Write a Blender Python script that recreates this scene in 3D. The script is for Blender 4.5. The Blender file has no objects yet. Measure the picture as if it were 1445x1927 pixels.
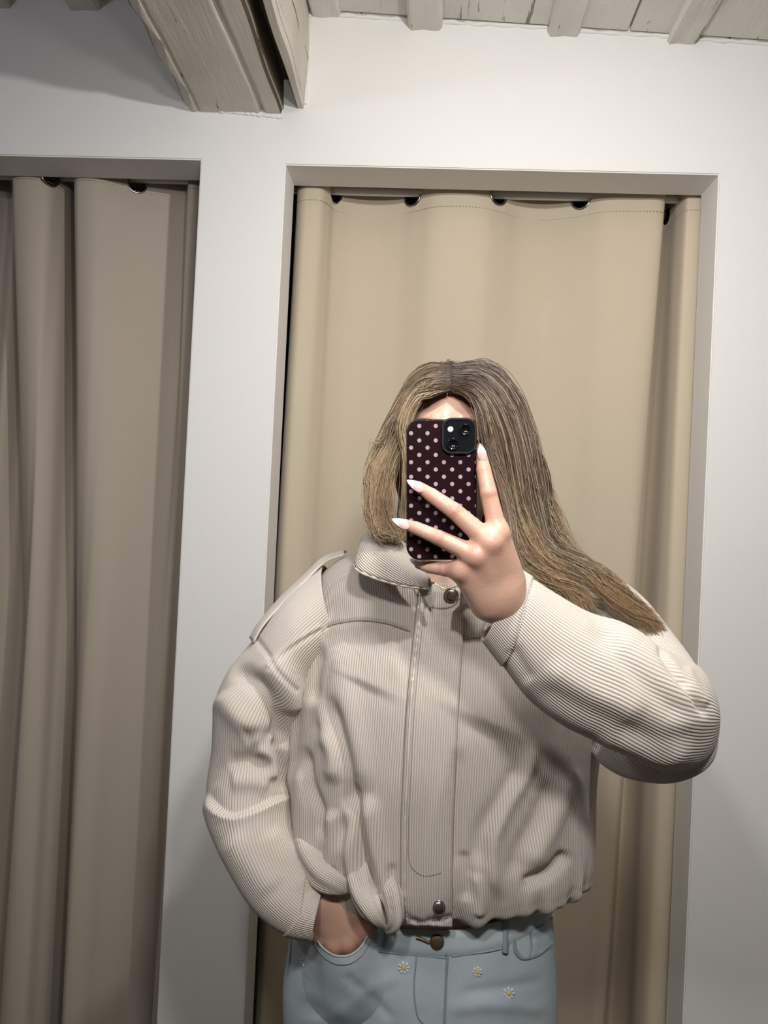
import bpy, bmesh, math, random
import numpy as np
from mathutils import Vector, Matrix
random.seed(7); rng = np.random.default_rng(7)
scene = bpy.context.scene
col = scene.collection

# ------------------------------------------------------------------ camera
W, H, F = 1445.0, 1927.0, 1455.0
CAM = np.array([0.0, 0.0, 1.5])
def nz(v): v = np.asarray(v, float); return v / np.linalg.norm(v)
_n = nz([78, 22, F])                                 # world +Y (towards the curtain wall) in camera coordinates (x right, y down, z forward)
_d = np.array([-0.047, 1.0, 0.0]); _d = nz(_d - _n * np.dot(_d, _n))   # world down
_x = np.cross(_d, _n)                                # world +X
Rw = np.array([_x, _n, -_d])                         # camera vector -> world vector
cam_d = bpy.data.cameras.new('camera'); cam = bpy.data.objects.new('camera', cam_d); col.objects.link(cam)
cam_d.sensor_fit = 'HORIZONTAL'; cam_d.sensor_width = 36.0; cam_d.lens = 36.0 * F / W; cam_d.clip_start = 0.02
_right = Rw @ np.array([1, 0, 0]); _up = Rw @ np.array([0, -1, 0]); _fwd = Rw @ np.array([0, 0, 1])
M4 = Matrix(((_right[0], _up[0], -_fwd[0], CAM[0]), (_right[1], _up[1], -_fwd[1], CAM[1]), (_right[2], _up[2], -_fwd[2], CAM[2]), (0, 0, 0, 1)))
cam.matrix_world = M4
scene.camera = cam

# ------------------------------------------------------------------ world, light, exposure
wd = bpy.data.worlds.new('room_ambient'); scene.world = wd; wd.use_nodes = True
wd.node_tree.nodes['Background'].inputs[0].default_value = (0.75, 0.8, 0.9, 1)
wd.node_tree.nodes['Background'].inputs[1].default_value = 0.05
vs = scene.view_settings
vs.view_transform = 'Standard'; vs.look = 'None'; vs.gamma = 1.0; vs.use_curve_mapping = False; vs.exposure = 0.35
# position, watts, colour, bulb radius, aim point of a spot head (or None for a bare bulb)
LAMPS = [((0.17, 0.02, 2.02), 25.0, (1.0, 0.975, 0.945), 0.05, (0.1, 1.2, 1.52)),
         ((-0.20, 0.02, 2.02), 17.0, (1.0, 0.975, 0.945), 0.05, (-0.05, 1.2, 1.52)),
         ((0.22, 0.60, 2.25), 18.0, (1.0, 0.975, 0.945), 0.02, None),
         ((-1.25, 0.25, 2.22), 6.0, (0.84, 0.87, 1.0), 0.05, None)]  # last one: cool fill without a known source, added to lift the left wall

# ------------------------------------------------------------------ helpers
def P(px, py, y):
    "point seen at image pixel px,py on the vertical plane at world depth y"
    v = Rw @ np.array([(px - W / 2) / F, (py - H / 2) / F, 1.0])
    return CAM + v * (y / v[1])
def PX(V):
    "project world points to pixels"
    c = (np.asarray(V) - CAM) @ Rw
    return np.stack([W / 2 + F * c[..., 0] / c[..., 2], H / 2 + F * c[..., 1] / c[..., 2]], -1)
MAT = {}
def nodes_of(m): return m.node_tree.nodes, m.node_tree.links
def mat(name, color, rough=0.6, metal=0.0, noise=None, bump=None, spec=0.4, sss=0.0, sheen=0.0, coat=0.0):
    m = bpy.data.materials.new(name); m.use_nodes = True; N, L = nodes_of(m); b = N['Principled BSDF']
    b.inputs['Base Color'].default_value = (*color, 1); b.inputs['Roughness'].default_value = rough
    b.inputs['Metallic'].default_value = metal; b.inputs['Specular IOR Level'].default_value = spec
    if sss: b.inputs['Subsurface Weight'].default_value = sss; b.inputs['Subsurface Radius'].default_value = (0.012, 0.004, 0.002); b.inputs['Subsurface Scale'].default_value = 1.0
    if sheen: b.inputs['Sheen Weight'].default_value = sheen; b.inputs['Sheen Roughness'].default_value = 0.5
    if coat: b.inputs['Coat Weight'].default_value = coat; b.inputs['Coat Roughness'].default_value = 0.05
    tc = N.new('ShaderNodeTexCoord')
    if noise:      # (scale, colour variation, second colour)
        t = N.new('ShaderNodeTexNoise'); t.inputs['Scale'].default_value = noise[0]; t.inputs['Detail'].default_value = 6
        L.new(tc.outputs['Object'], t.inputs['Vector'])
        mx = N.new('ShaderNodeMix'); mx.data_type = 'RGBA'; mx.inputs[6].default_value = (*color, 1); mx.inputs[7].default_value = (*noise[2], 1)
        rr = N.new('ShaderNodeMapRange'); rr.inputs[1].default_value = 0.4; rr.inputs[2].default_value = 0.7; rr.inputs[4].default_value = noise[1]
        L.new(t.outputs['Fac'], rr.inputs[0]); L.new(rr.outputs[0], mx.inputs[0]); L.new(mx.outputs[2], b.inputs['Base Color'])
    if bump:       # (scale, distance)
        t = N.new('ShaderNodeTexNoise'); t.inputs['Scale'].default_value = bump[0]; t.inputs['Detail'].default_value = 5
        L.new(tc.outputs['Object'], t.inputs['Vector'])
        bp = N.new('ShaderNodeBump'); bp.inputs['Distance'].default_value = bump[1]; bp.inputs['Strength'].default_value = 1.0
        L.new(t.outputs['Fac'], bp.inputs['Height']); L.new(bp.outputs['Normal'], b.inputs['Normal'])
    MAT[name] = m; return m
def link(o, parent=None):
    col.objects.link(o)
    if parent is not None: o.parent = parent
    return o
def mesh_obj(name, V, Fc, m, parent=None, smooth=True, uv=None, colr=None):
    me = bpy.data.meshes.new(name)
    V = np.asarray(V, np.float32).reshape(-1, 3); Fc = np.asarray(Fc, np.int32)
    k = Fc.shape[1]; n = len(Fc)
    me.vertices.add(len(V)); me.vertices.foreach_set('co', V.ravel())
    me.loops.add(n * k); me.loops.foreach_set('vertex_index', Fc.ravel())
    me.polygons.add(n); me.polygons.foreach_set('loop_start', np.arange(n, dtype=np.int32) * k)
    me.polygons.foreach_set('use_smooth', np.full(n, smooth))
    if uv is not None:
        l = me.uv_layers.new(name='UVMap'); l.data.foreach_set('uv', np.asarray(uv, np.float32).reshape(-1, 2)[Fc.ravel()].ravel())
    if colr is not None:
        a = me.color_attributes.new('Col', 'FLOAT_COLOR', 'POINT')
        c4 = np.ones((len(V), 4), np.float32); c4[:, :3] = colr; a.data.foreach_set('color', c4.ravel())
    me.update(calc_edges=True); me.validate()
    if m: me.materials.append(MAT[m])
    return link(bpy.data.objects.new(name, me), parent)
def bm_obj(name, bm, m, parent=None, smooth=False):
    me = bpy.data.meshes.new(name); bm.to_mesh(me); bm.free()
    for p in me.polygons: p.use_smooth = smooth
    if m: me.materials.append(MAT[m])
    return link(bpy.data.objects.new(name, me), parent)
def empty(name, loc=(0, 0, 0)):
    o = bpy.data.objects.new(name, None); o.location = loc; o.empty_display_size = 0.1; return link(o)
def tag(o, label, cat, group=None):
    o['label'] = label; o['category'] = cat
    if group: o['group'] = group
    return o
def add_box(bm, x0, x1, y0, y1, z0, z1):
    v = [bm.verts.new(p) for p in ((x0, y0, z0), (x1, y0, z0), (x1, y1, z0), (x0, y1, z0), (x0, y0, z1), (x1, y0, z1), (x1, y1, z1), (x0, y1, z1))]
    for f in ((0, 3, 2, 1), (4, 5, 6, 7), (0, 1, 5, 4), (1, 2, 6, 5), (2, 3, 7, 6), (3, 0, 4, 7)): bm.faces.new([v[i] for i in f])
def grid_faces(nu, nv, cu=False, cv=False, off=0):
    i = np.arange(nu if cu else nu - 1); j = np.arange(nv if cv else nv - 1)
    I, J = np.meshgrid(i, j, indexing='ij'); I2 = (I + 1) % nu; J2 = (J + 1) % nv
    return (np.stack([I * nv + J, I2 * nv + J, I2 * nv + J2, I * nv + J2], -1).reshape(-1, 4) + off)
def catmull(pts, n):
    "resample control rows smoothly; pts (k,d) -> (n,d), monotone-ish"
    pts = np.asarray(pts, float); k = len(pts)
    d = np.r_[0, np.cumsum(np.sqrt((np.diff(pts[:, :2], axis=0) ** 2).sum(1)) + 1e-6)]; d /= d[-1]
    t = np.linspace(0, 1, n); i = np.clip(np.searchsorted(d, t, 'right') - 1, 0, k - 2)
    m = np.zeros_like(pts); s = np.diff(pts, axis=0) / np.diff(d)[:, None]
    m[0] = s[0]; m[-1] = s[-1]
    a, b = s[:-1], s[1:]
    m[1:-1] = (a + b) / 2
    flip = (a * b) <= 0; mm = m[1:-1]; mm[flip] *= 0.35
    h = (d[i + 1] - d[i])[:, None]; u = ((t - d[i])[:, None]) / h
    return (2*u**3-3*u**2+1)*pts[i] + (u**3-2*u**2+u)*h*m[i] + (-2*u**3+3*u**2)*pts[i+1] + (u**3-u**2)*h*m[i+1]
def sm(a, b, x): t = np.clip((x - a) / (b - a), 0, 1); return t * t * (3 - 2 * t)
def grid_normals(G, cu):
    if cu:
        du = np.roll(G, -1, 0) - np.roll(G, 1, 0)
    else: du = np.gradient(G, axis=0)
    dv = np.gradient(G, axis=1)
    n = np.cross(du, dv); return n / (np.linalg.norm(n, axis=-1, keepdims=True) + 1e-12)
def poly_dist(q, pts):
    "distance, signed side and position along a pixel polyline"
    pts = np.asarray(pts, float); best = np.full(len(q), 1e9); sg = np.zeros(len(q)); tt = np.zeros(len(q))
    seg = np.sqrt((np.diff(pts, axis=0) ** 2).sum(1)); tot = seg.sum(); acc = 0
    for i in range(len(pts) - 1):
        a, b = pts[i], pts[i + 1]; ab = b - a; L2 = (ab ** 2).sum()
        t = np.clip(((q - a) @ ab) / L2, 0, 1); d = q - (a + t[:, None] * ab); dd = np.sqrt((d ** 2).sum(1))
        k = dd < best; best[k] = dd[k]; tt[k] = ((acc + t * seg[i]) / tot)[k]
        sg[k] = np.sign(ab[0] * d[:, 1] - ab[1] * d[:, 0])[k]; acc += seg[i]
    return best, sg, tt
def fold_height(q, folds):
    h = np.zeros(len(q))
    for pts, w, amp, kind in folds:
        P_ = catmull(np.asarray(pts, float), 14) if len(pts) > 2 else np.asarray(pts, float)
        d, s, t = poly_dist(q, P_)
        taper = sm(0, .18, t) * sm(0, .18, 1 - t)
        if kind in ('l', 'S'): taper = sm(0, .03, t) * sm(0, .03, 1 - t)
        if kind in ('r', 'l'): f = np.exp(-(d / w) ** 2)
        elif kind == 'v': f = -np.exp(-(d / w) ** 1.5)
        else:   # 's': a cloth fold, high on its right-hand side, undercut on the other
            ds = s * d; k = 1 / (1 + np.exp(-np.clip(ds / 1.6, -30, 30)))
            f = k * np.exp(-np.clip(ds, 0, None) / w) - (1 - k) * .45 * np.exp(np.clip(ds, None, 0) / (w * .45))
        h += amp * 1e-3 * f * taper
    return h
def pairs_loft(rows, nv, nu, ex=2.0, folds=(), front_only=True, extra=None):
    """rows: (ax,ay,bx,by,y,r_front,r_back) pixel pairs with depth; rings u run a -> front -> b -> back.
    returns grid (nu,nv,3), uv in metres (across, along)"""
    R = catmull(np.asarray(rows, float), nv)
    th = np.linspace(0, 2 * math.pi, nu, endpoint=False)
    G = np.zeros((nu, nv, 3))
    for j in range(nv):
        ax, ay, bx, by, y, rf, rb = R[j]
        a, b = P(ax, ay, y), P(bx, by, y); mid = (a + b) / 2; hv = (b - a) / 2
        c, s = -np.cos(th), np.sin(th)
        c = np.sign(c) * np.abs(c) ** (2 / ex); sy = np.sign(s) * np.abs(s) ** (2 / ex)
        G[:, j] = mid + c[:, None] * hv + np.where(s > 0, -rf * sy, -rb * sy)[:, None] * np.array([0, 1, 0])
    Nn = grid_normals(G, True)
    mid0 = G.mean(0, keepdims=True)
    if ((G - mid0) * Nn).sum() < 0: Nn = -Nn
    if extra is not None: G = extra(G, Nn)
    # arc length across, measured from the front centre line
    fc = nu // 4
    d = np.sqrt(((np.roll(G, -1, 0) - G) ** 2).sum(-1)); cum = np.concatenate([np.zeros((1, nv)), np.cumsum(d, 0)[:-1]]); U = cum - cum[fc:fc + 1]
    dv = np.sqrt((np.diff(G[fc], axis=0) ** 2).sum(-1)); Vv = np.r_[0, np.cumsum(dv)]
    UV = np.stack([U, np.broadcast_to(Vv, U.shape)], -1)
    if len(folds):
        q = PX(G).reshape(-1, 2); h = fold_height(q, folds).reshape(nu, nv)
        face = np.clip(-(Nn[..., 1]) * 2.0 + 0.25, 0, 1) if front_only else 1.0
        G = G + Nn * (h * face)[..., None]
    return G, UV
def loft_obj(name, G, UV, m, parent, caps=(False, False)):
    nu, nv = G.shape[:2]
    V = np.concatenate([G, G[:1]]); U2 = UV[:1].copy(); U2[..., 0] = UV[-1:, :, 0] + (UV[-1:, :, 0] - UV[-2:-1, :, 0]); UV = np.concatenate([UV, U2])
    Fc = grid_faces(nu + 1, nv)
    o = mesh_obj(name, V, Fc, m, parent, True, UV)
    bm = bmesh.new(); bm.from_mesh(o.data); bmesh.ops.remove_doubles(bm, verts=bm.verts, dist=1e-6); bmesh.ops.recalc_face_normals(bm, faces=bm.faces); bm.to_mesh(o.data); bm.free()
    return o
def tube(pts, r, ns=8, closed=False):
    pts = np.asarray(pts, float); n = len(pts); r = np.broadcast_to(np.asarray(r, float), (n,))
    T = np.gradient(pts, axis=0) if not closed else np.roll(pts, -1, 0) - np.roll(pts, 1, 0)
    T /= np.linalg.norm(T, axis=1, keepdims=True) + 1e-12
    a = np.cross(T[0], [0.3, 0.2, 0.93]); a = nz(a); A = []
    for i in range(n):
        a = a - T[i] * np.dot(a, T[i]); a = nz(a); A.append(a)
    A = np.array(A); B = np.cross(T, A)
    th = np.linspace(0, 2 * math.pi, ns, endpoint=False)
    G = pts[None] + r[None, :, None] * (np.cos(th)[:, None, None] * A[None] + np.sin(th)[:, None, None] * B[None])
    return G.reshape(-1, 3), grid_faces(ns, n, True, closed)
def join_parts(parts):
    V = []; Fc = []; off = 0
    for v, f in parts: V.append(v); Fc.append(np.asarray(f) + off); off += len(v)
    return np.concatenate(V), np.concatenate(Fc)

# ------------------------------------------------------------------ materials
mat('wall_paint', (0.80, 0.79, 0.775), 0.75, bump=(40, 0.0004), noise=(2.5, 0.25, (0.775, 0.765, 0.75)))
mat('shop_wall', (0.30, 0.28, 0.26), 0.8, bump=(40, 0.0004))
mat('floor_boards', (0.10, 0.07, 0.045), 0.5, noise=(6, 0.6, (0.07, 0.05, 0.03)), bump=(30, 0.002))
def wood_paint(name, c1, c2, cr):
    m = mat(name, c1, 0.7); N, L = nodes_of(m); b = N['Principled BSDF']; tc = N.new('ShaderNodeTexCoord')
    mp = N.new('ShaderNodeMapping'); mp.inputs['Scale'].default_value = (22, 1.6, 22); L.new(tc.outputs['Object'], mp.inputs['Vector'])
    n1 = N.new('ShaderNodeTexNoise'); n1.inputs['Scale'].default_value = 3.0; n1.inputs['Detail'].default_value = 8; n1.inputs['Roughness'].default_value = 0.65; L.new(mp.outputs[0], n1.inputs['Vector'])
    n2 = N.new('ShaderNodeTexNoise'); n2.inputs['Scale'].default_value = 7.0; n2.inputs['Detail'].default_value = 4; L.new(tc.outputs['Object'], n2.inputs['Vector'])
    mx = N.new('ShaderNodeMix'); mx.data_type = 'RGBA'; mx.inputs[6].default_value = (*c1, 1); mx.inputs[7].default_value = (*c2, 1)
    r1 = N.new('ShaderNodeMapRange'); r1.inputs[1].default_value = 0.4; r1.inputs[2].default_value = 0.68; L.new(n2.outputs['Fac'], r1.inputs[0]); L.new(r1.outputs[0], mx.inputs[0])
    r2 = N.new('ShaderNodeMapRange'); r2.inputs[1].default_value = 0.63; r2.inputs[2].default_value = 0.67; L.new(n1.outputs['Fac'], r2.inputs[0])
    m2 = N.new('ShaderNodeMix'); m2.data_type = 'RGBA'; m2.inputs[7].default_value = (*cr, 1); L.new(r2.outputs[0], m2.inputs[0]); L.new(mx.outputs[2], m2.inputs[6])
    L.new(m2.outputs[2], b.inputs['Base Color'])
    inv = N.new('ShaderNodeMath'); inv.operation = 'MULTIPLY_ADD'; inv.inputs[1].default_value = -1.6; L.new(r2.outputs[0], inv.inputs[0]); L.new(n1.outputs['Fac'], inv.inputs[2])
    bp = N.new('ShaderNodeBump'); bp.inputs['Distance'].default_value = 0.003; bp.inputs['Strength'].default_value = 0.9; L.new(inv.outputs[0], bp.inputs['Height']); L.new(bp.outputs[0], b.inputs['Normal'])
wood_paint('beam_paint', (0.68, 0.64, 0.57), (0.60, 0.555, 0.48), (0.16, 0.13, 0.10))
wood_paint('joist_paint', (0.74, 0.71, 0.65), (0.66, 0.63, 0.57), (0.30, 0.27, 0.22))
mat('beam_wood_raw_dark', (0.09, 0.065, 0.045), 0.8, bump=(80, 0.002))
def fabric(name, c, c2, scale=900):
    m = mat(name, c, 0.9, spec=0.15, sheen=0.15); N, L = nodes_of(m); b = N['Principled BSDF']; tc = N.new('ShaderNodeTexCoord')
    n1 = N.new('ShaderNodeTexNoise'); n1.inputs['Scale'].default_value = scale; n1.inputs['Detail'].default_value = 2; L.new(tc.outputs['Object'], n1.inputs['Vector'])
    n2 = N.new('ShaderNodeTexNoise'); n2.inputs['Scale'].default_value = 4; n2.inputs['Detail'].default_value = 3; L.new(tc.outputs['Object'], n2.inputs['Vector'])
    mx = N.new('ShaderNodeMix'); mx.data_type = 'RGBA'; mx.inputs[6].default_value = (*c, 1); mx.inputs[7].default_value = (*c2, 1); L.new(n2.outputs['Fac'], mx.inputs[0]); L.new(mx.outputs[2], b.inputs['Base Color'])
    bp = N.new('ShaderNodeBump'); bp.inputs['Distance'].default_value = 0.0006; bp.inputs['Strength'].default_value = 0.5; L.new(n1.outputs['Fac'], bp.inputs['Height']); L.new(bp.outputs[0], b.inputs['Normal'])
fabric('curtain_tan', (0.59, 0.515, 0.395), (0.56, 0.485, 0.365))
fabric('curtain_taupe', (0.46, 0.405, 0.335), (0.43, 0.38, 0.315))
mat('rod_metal', (0.62, 0.60, 0.58), 0.4, 0.0, spec=0.5)
mat('eyelet_metal', (0.34, 0.33, 0.31), 0.22, 1.0)
mat('thread', (0.36, 0.30, 0.22), 0.9)
mat('thread_light', (0.86, 0.83, 0.77), 0.9)
def corduroy(name, c, c2, period=0.0032, depth=0.0008, axis=0):
    m = mat(name, c, 0.9, spec=0.12, sheen=0.25); N, L = nodes_of(m); b = N['Principled BSDF']
    uv = N.new('ShaderNodeUVMap'); uv.uv_map = 'UVMap'; sp = N.new('ShaderNodeSeparateXYZ'); L.new(uv.outputs[0], sp.inputs[0])
    tc = N.new('ShaderNodeTexCoord')
    wob = N.new('ShaderNodeTexNoise'); wob.inputs['Scale'].default_value = 45; wob.inputs['Detail'].default_value = 2; L.new(tc.outputs['Object'], wob.inputs['Vector'])
    ad = N.new('ShaderNodeMath'); ad.operation = 'MULTIPLY_ADD'; ad.inputs[1].default_value = 0.0012; L.new(wob.outputs['Fac'], ad.inputs[0]); L.new(sp.outputs[axis], ad.inputs[2])
    ml = N.new('ShaderNodeMath'); ml.operation = 'MULTIPLY'; ml.inputs[1].default_value = 2 * math.pi / period; L.new(ad.outputs[0], ml.inputs[0])
    sn = N.new('ShaderNodeMath'); sn.operation = 'SINE'; L.new(ml.outputs[0], sn.inputs[0])
    ab = N.new('ShaderNodeMath'); ab.operation = 'MULTIPLY_ADD'; ab.inputs[1].default_value = 0.5; ab.inputs[2].default_value = 0.5; L.new(sn.outputs[0], ab.inputs[0])
    pw = N.new('ShaderNodeMath'); pw.operation = 'POWER'; pw.inputs[1].default_value = 0.6; L.new(ab.outputs[0], pw.inputs[0])
    fz = N.new('ShaderNodeTexNoise'); fz.inputs['Scale'].default_value = 1200; fz.inputs['Detail'].default_value = 2; L.new(tc.outputs['Object'], fz.inputs['Vector'])
    cm = N.new('ShaderNodeMath'); cm.operation = 'MULTIPLY_ADD'; cm.inputs[1].default_value = 0.35; L.new(fz.outputs['Fac'], cm.inputs[0]); L.new(pw.outputs[0], cm.inputs[2])
    bp = N.new('ShaderNodeBump'); bp.inputs['Distance'].default_value = depth; bp.inputs['Strength'].default_value = 1.0; L.new(cm.outputs[0], bp.inputs['Height']); L.new(bp.outputs[0], b.inputs['Normal'])
    big = N.new('ShaderNodeTexNoise'); big.inputs['Scale'].default_value = 14; big.inputs['Detail'].default_value = 5; L.new(tc.outputs['Object'], big.inputs['Vector'])
    mx = N.new('ShaderNodeMix'); mx.data_type = 'RGBA'; mx.inputs[6].default_value = (*c, 1); mx.inputs[7].default_value = (*c2, 1); L.new(big.outputs['Fac'], mx.inputs[0])
    # the grooves between the piles are coloured a little deeper than the pile
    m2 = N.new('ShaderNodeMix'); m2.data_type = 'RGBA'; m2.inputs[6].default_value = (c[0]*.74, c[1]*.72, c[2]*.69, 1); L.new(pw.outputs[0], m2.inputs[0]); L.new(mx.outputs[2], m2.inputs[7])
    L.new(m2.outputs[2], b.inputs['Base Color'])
CC, CC2 = (0.70, 0.64, 0.575), (0.65, 0.59, 0.525)
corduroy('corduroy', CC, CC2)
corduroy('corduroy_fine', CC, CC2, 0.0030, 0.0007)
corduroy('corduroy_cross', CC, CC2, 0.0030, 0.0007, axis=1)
mat('jacket_plain', CC, 0.9, spec=0.12, sheen=0.2, bump=(600, 0.0008))
mat('seam_thread', (0.34, 0.29, 0.245), 0.9)
mat('snap_metal', (0.50, 0.47, 0.42), 0.22, 1.0)
def denim(name, c, c2):
    m = mat(name, c, 0.85, spec=0.2); N, L = nodes_of(m); b = N['Principled BSDF']; tc = N.new('ShaderNodeTexCoord')
    mp = N.new('ShaderNodeMapping'); mp.inputs['Scale'].default_value = (1200, 1200, 350); mp.inputs['Rotation'].default_value = (0, 0.6, 0); L.new(tc.outputs['Object'], mp.inputs[0])
    n1 = N.new('ShaderNodeTexNoise'); n1.inputs['Scale'].default_value = 1.0; L.new(mp.outputs[0], n1.inputs['Vector'])
    n2 = N.new('ShaderNodeTexNoise'); n2.inputs['Scale'].default_value = 11; n2.inputs['Detail'].default_value = 4; L.new(tc.outputs['Object'], n2.inputs['Vector'])
    r1 = N.new('ShaderNodeMapRange'); r1.inputs[1].default_value = 0.35; r1.inputs[2].default_value = 0.65; L.new(n2.outputs['Fac'], r1.inputs[0])
    mx = N.new('ShaderNodeMix'); mx.data_type = 'RGBA'; mx.inputs[6].default_value = (*c, 1); mx.inputs[7].default_value = (*c2, 1); L.new(r1.outputs[0], mx.inputs[0])
    L.new(mx.outputs[2], b.inputs['Base Color'])
    bp = N.new('ShaderNodeBump'); bp.inputs['Distance'].default_value = 0.0005; bp.inputs['Strength'].default_value = 0.6; L.new(n1.outputs['Fac'], bp.inputs['Height']); L.new(bp.outputs[0], b.inputs['Normal'])
denim('denim', (0.52, 0.58, 0.61), (0.40, 0.47, 0.51))
denim('denim_seam', (0.33, 0.39, 0.43), (0.25, 0.31, 0.36))
mat('button_bronze', (0.20, 0.15, 0.10), 0.4, 0.8)
mat('daisy_white', (0.82, 0.81, 0.74), 0.9)
mat('daisy_yellow', (0.72, 0.58, 0.20), 0.9)
def skin(name, c, c2, rough):
    m = mat(name, c, rough, spec=0.45, sss=0.12, noise=(28, 0.6, c2), bump=(420, 0.00025))
skin('skin', (0.62, 0.385, 0.285), (0.56, 0.32, 0.235), 0.38)
def skin_flush():     # redder skin over the finger joints, stored per vertex
    N, L = nodes_of(MAT['skin']); b = N['Principled BSDF']; src = b.inputs['Base Color'].links[0].from_socket
    a = N.new('ShaderNodeAttribute'); a.attribute_name = 'Col'; mx = N.new('ShaderNodeMix'); mx.data_type = 'RGBA'; mx.inputs[7].default_value = (0.56, 0.235, 0.17, 1)
    sp = N.new('ShaderNodeSeparateColor'); L.new(a.outputs['Color'], sp.inputs[0]); L.new(sp.outputs[0], mx.inputs[0]); L.new(src, mx.inputs[6]); L.new(mx.outputs[2], b.inputs['Base Color'])
skin_flush()
mat('eye_white', (0.8, 0.78, 0.75), 0.2)
mat('iris', (0.10, 0.16, 0.2), 0.2)
mat('lip', (0.55, 0.22, 0.2), 0.4)
mat('gold', (0.8, 0.55, 0.2), 0.25, 1.0)
mat('shoe_leather', (0.75, 0.74, 0.72), 0.5)
def nail_mat():
    m = mat('nail_polish', (0.78, 0.5, 0.45), 0.15, spec=0.6, coat=0.6); N, L = nodes_of(m); b = N['Principled BSDF']
    uv = N.new('ShaderNodeUVMap'); uv.uv_map = 'UVMap'; sp = N.new('ShaderNodeSeparateXYZ'); L.new(uv.outputs[0], sp.inputs[0])
    # the white tip meets the pink bed in a smile line
    q = N.new('ShaderNodeMath'); q.operation = 'MULTIPLY'; L.new(sp.outputs[0], q.inputs[0]); L.new(sp.outputs[0], q.inputs[1])
    k = N.new('ShaderNodeMath'); k.operation = 'MULTIPLY_ADD'; k.inputs[1].default_value = 0.16; L.new(q.outputs[0], k.inputs[0]); L.new(sp.outputs[1], k.inputs[2])
    r = N.new('ShaderNodeMapRange'); r.inputs[1].default_value = 0.56; r.inputs[2].default_value = 0.66; L.new(k.outputs[0], r.inputs[0])
    mx = N.new('ShaderNodeMix'); mx.data_type = 'RGBA'; mx.inputs[6].default_value = (0.78, 0.50, 0.45, 1); mx.inputs[7].default_value = (0.93, 0.91, 0.90, 1); L.new(r.outputs[0], mx.inputs[0]); L.new(mx.outputs[2], b.inputs['Base Color'])
nail_mat()
def hair_mat():
    m = mat('hair_strand', (0.3, 0.2, 0.12), 0.42, spec=0.5); N, L = nodes_of(m); b = N['Principled BSDF']
    a = N.new('ShaderNodeAttribute'); a.attribute_name = 'Col'; L.new(a.outputs['Color'], b.inputs['Base Color'])
hair_mat()
mat('case_black', (0.007, 0.007, 0.008), 0.42, spec=0.25)
mat('camera_glass', (0.006, 0.007, 0.009), 0.15, spec=0.3)
mat('lens_glass', (0.004, 0.004, 0.005), 0.08, spec=0.4)
mat('flash', (0.75, 0.72, 0.66), 0.25)
def dot_mat():
    m = mat('dotted_back', (0.014, 0.005, 0.007), 0.22, spec=0.14); N, L = nodes_of(m); b = N['Principled BSDF']
    uv = N.new('ShaderNodeUVMap'); uv.uv_map = 'UVMap'
    outs = []
    for ox, oy in ((0.0, 0.0), (0.5, 0.5)):
        mp = N.new('ShaderNodeVectorMath'); mp.operation = 'ADD'; mp.inputs[1].default_value = (ox, oy, 0); L.new(uv.outputs[0], mp.inputs[0])
        fr = N.new('ShaderNodeVectorMath'); fr.operation = 'FRACTION'; L.new(mp.outputs[0], fr.inputs[0])
        sb = N.new('ShaderNodeVectorMath'); sb.operation = 'SUBTRACT'; sb.inputs[1].default_value = (0.5, 0.5, 0); L.new(fr.outputs[0], sb.inputs[0])
        sc = N.new('ShaderNodeVectorMath'); sc.operation = 'MULTIPLY'; sc.inputs[1].default_value = (0.01755, 0.01535, 0); L.new(sb.outputs[0], sc.inputs[0])
        ln = N.new('ShaderNodeVectorMath'); ln.operation = 'LENGTH'; L.new(sc.outputs[0], ln.inputs[0]); outs.append(ln)
    mn = N.new('ShaderNodeMath'); mn.operation = 'MINIMUM'; L.new(outs[0].outputs['Value'], mn.inputs[0]); L.new(outs[1].outputs['Value'], mn.inputs[1])
    r = N.new('ShaderNodeMapRange'); r.inputs[1].default_value = 0.00205; r.inputs[2].default_value = 0.00230; r.inputs[3].default_value = 1; r.inputs[4].default_value = 0; L.new(mn.outputs[0], r.inputs[0])
    mx = N.new('ShaderNodeMix'); mx.data_type = 'RGBA'; mx.inputs[6].default_value = (0.014, 0.005, 0.007, 1); mx.inputs[7].default_value = (0.36, 0.27, 0.31, 1); L.new(r.outputs[0], mx.inputs[0]); L.new(mx.outputs[2], b.inputs['Base Color'])
dot_mat()
mat('lamp_body', (0.85, 0.84, 0.82), 0.5)

# ------------------------------------------------------------------ the room
YW, TH = 1.65, 0.103                       # curtain wall: front plane, thickness
XR0 = (P(540.5, 310.5, YW)[0] + P(497, 1140, YW)[0] + P(455, 1927, YW)[0]) / 3
XR1 = (P(1352, 328.5, YW)[0] + P(1287, 1880, YW)[0]) / 2
XL1 = (P(375, 303, YW)[0] + P(298, 1900, YW)[0]) / 2
XL0 = XL1 - 1.12
ZR = (P(540.5, 310.5, YW)[2] + P(1352, 328.5, YW)[2]) / 2
ZL = (P(375, 303, YW)[2] + P(5, 290, YW)[2]) / 2
X0, X1, Y0, YB = -2.1, 1.9, -1.6, 2.95
_za, _zb = P(650, 27, YW)[2], P(1400, 78, YW)[2]; _xa, _xb = P(650, 27, YW)[0], P(1400, 78, YW)[0]
KC = (_zb - _za) / (_xb - _xa)
def zc(x): return _za + KC * (x - _xa)     # height of the boarded ceiling, falling slightly to the right
def struct(o): o['kind'] = 'structure'; return o
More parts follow.
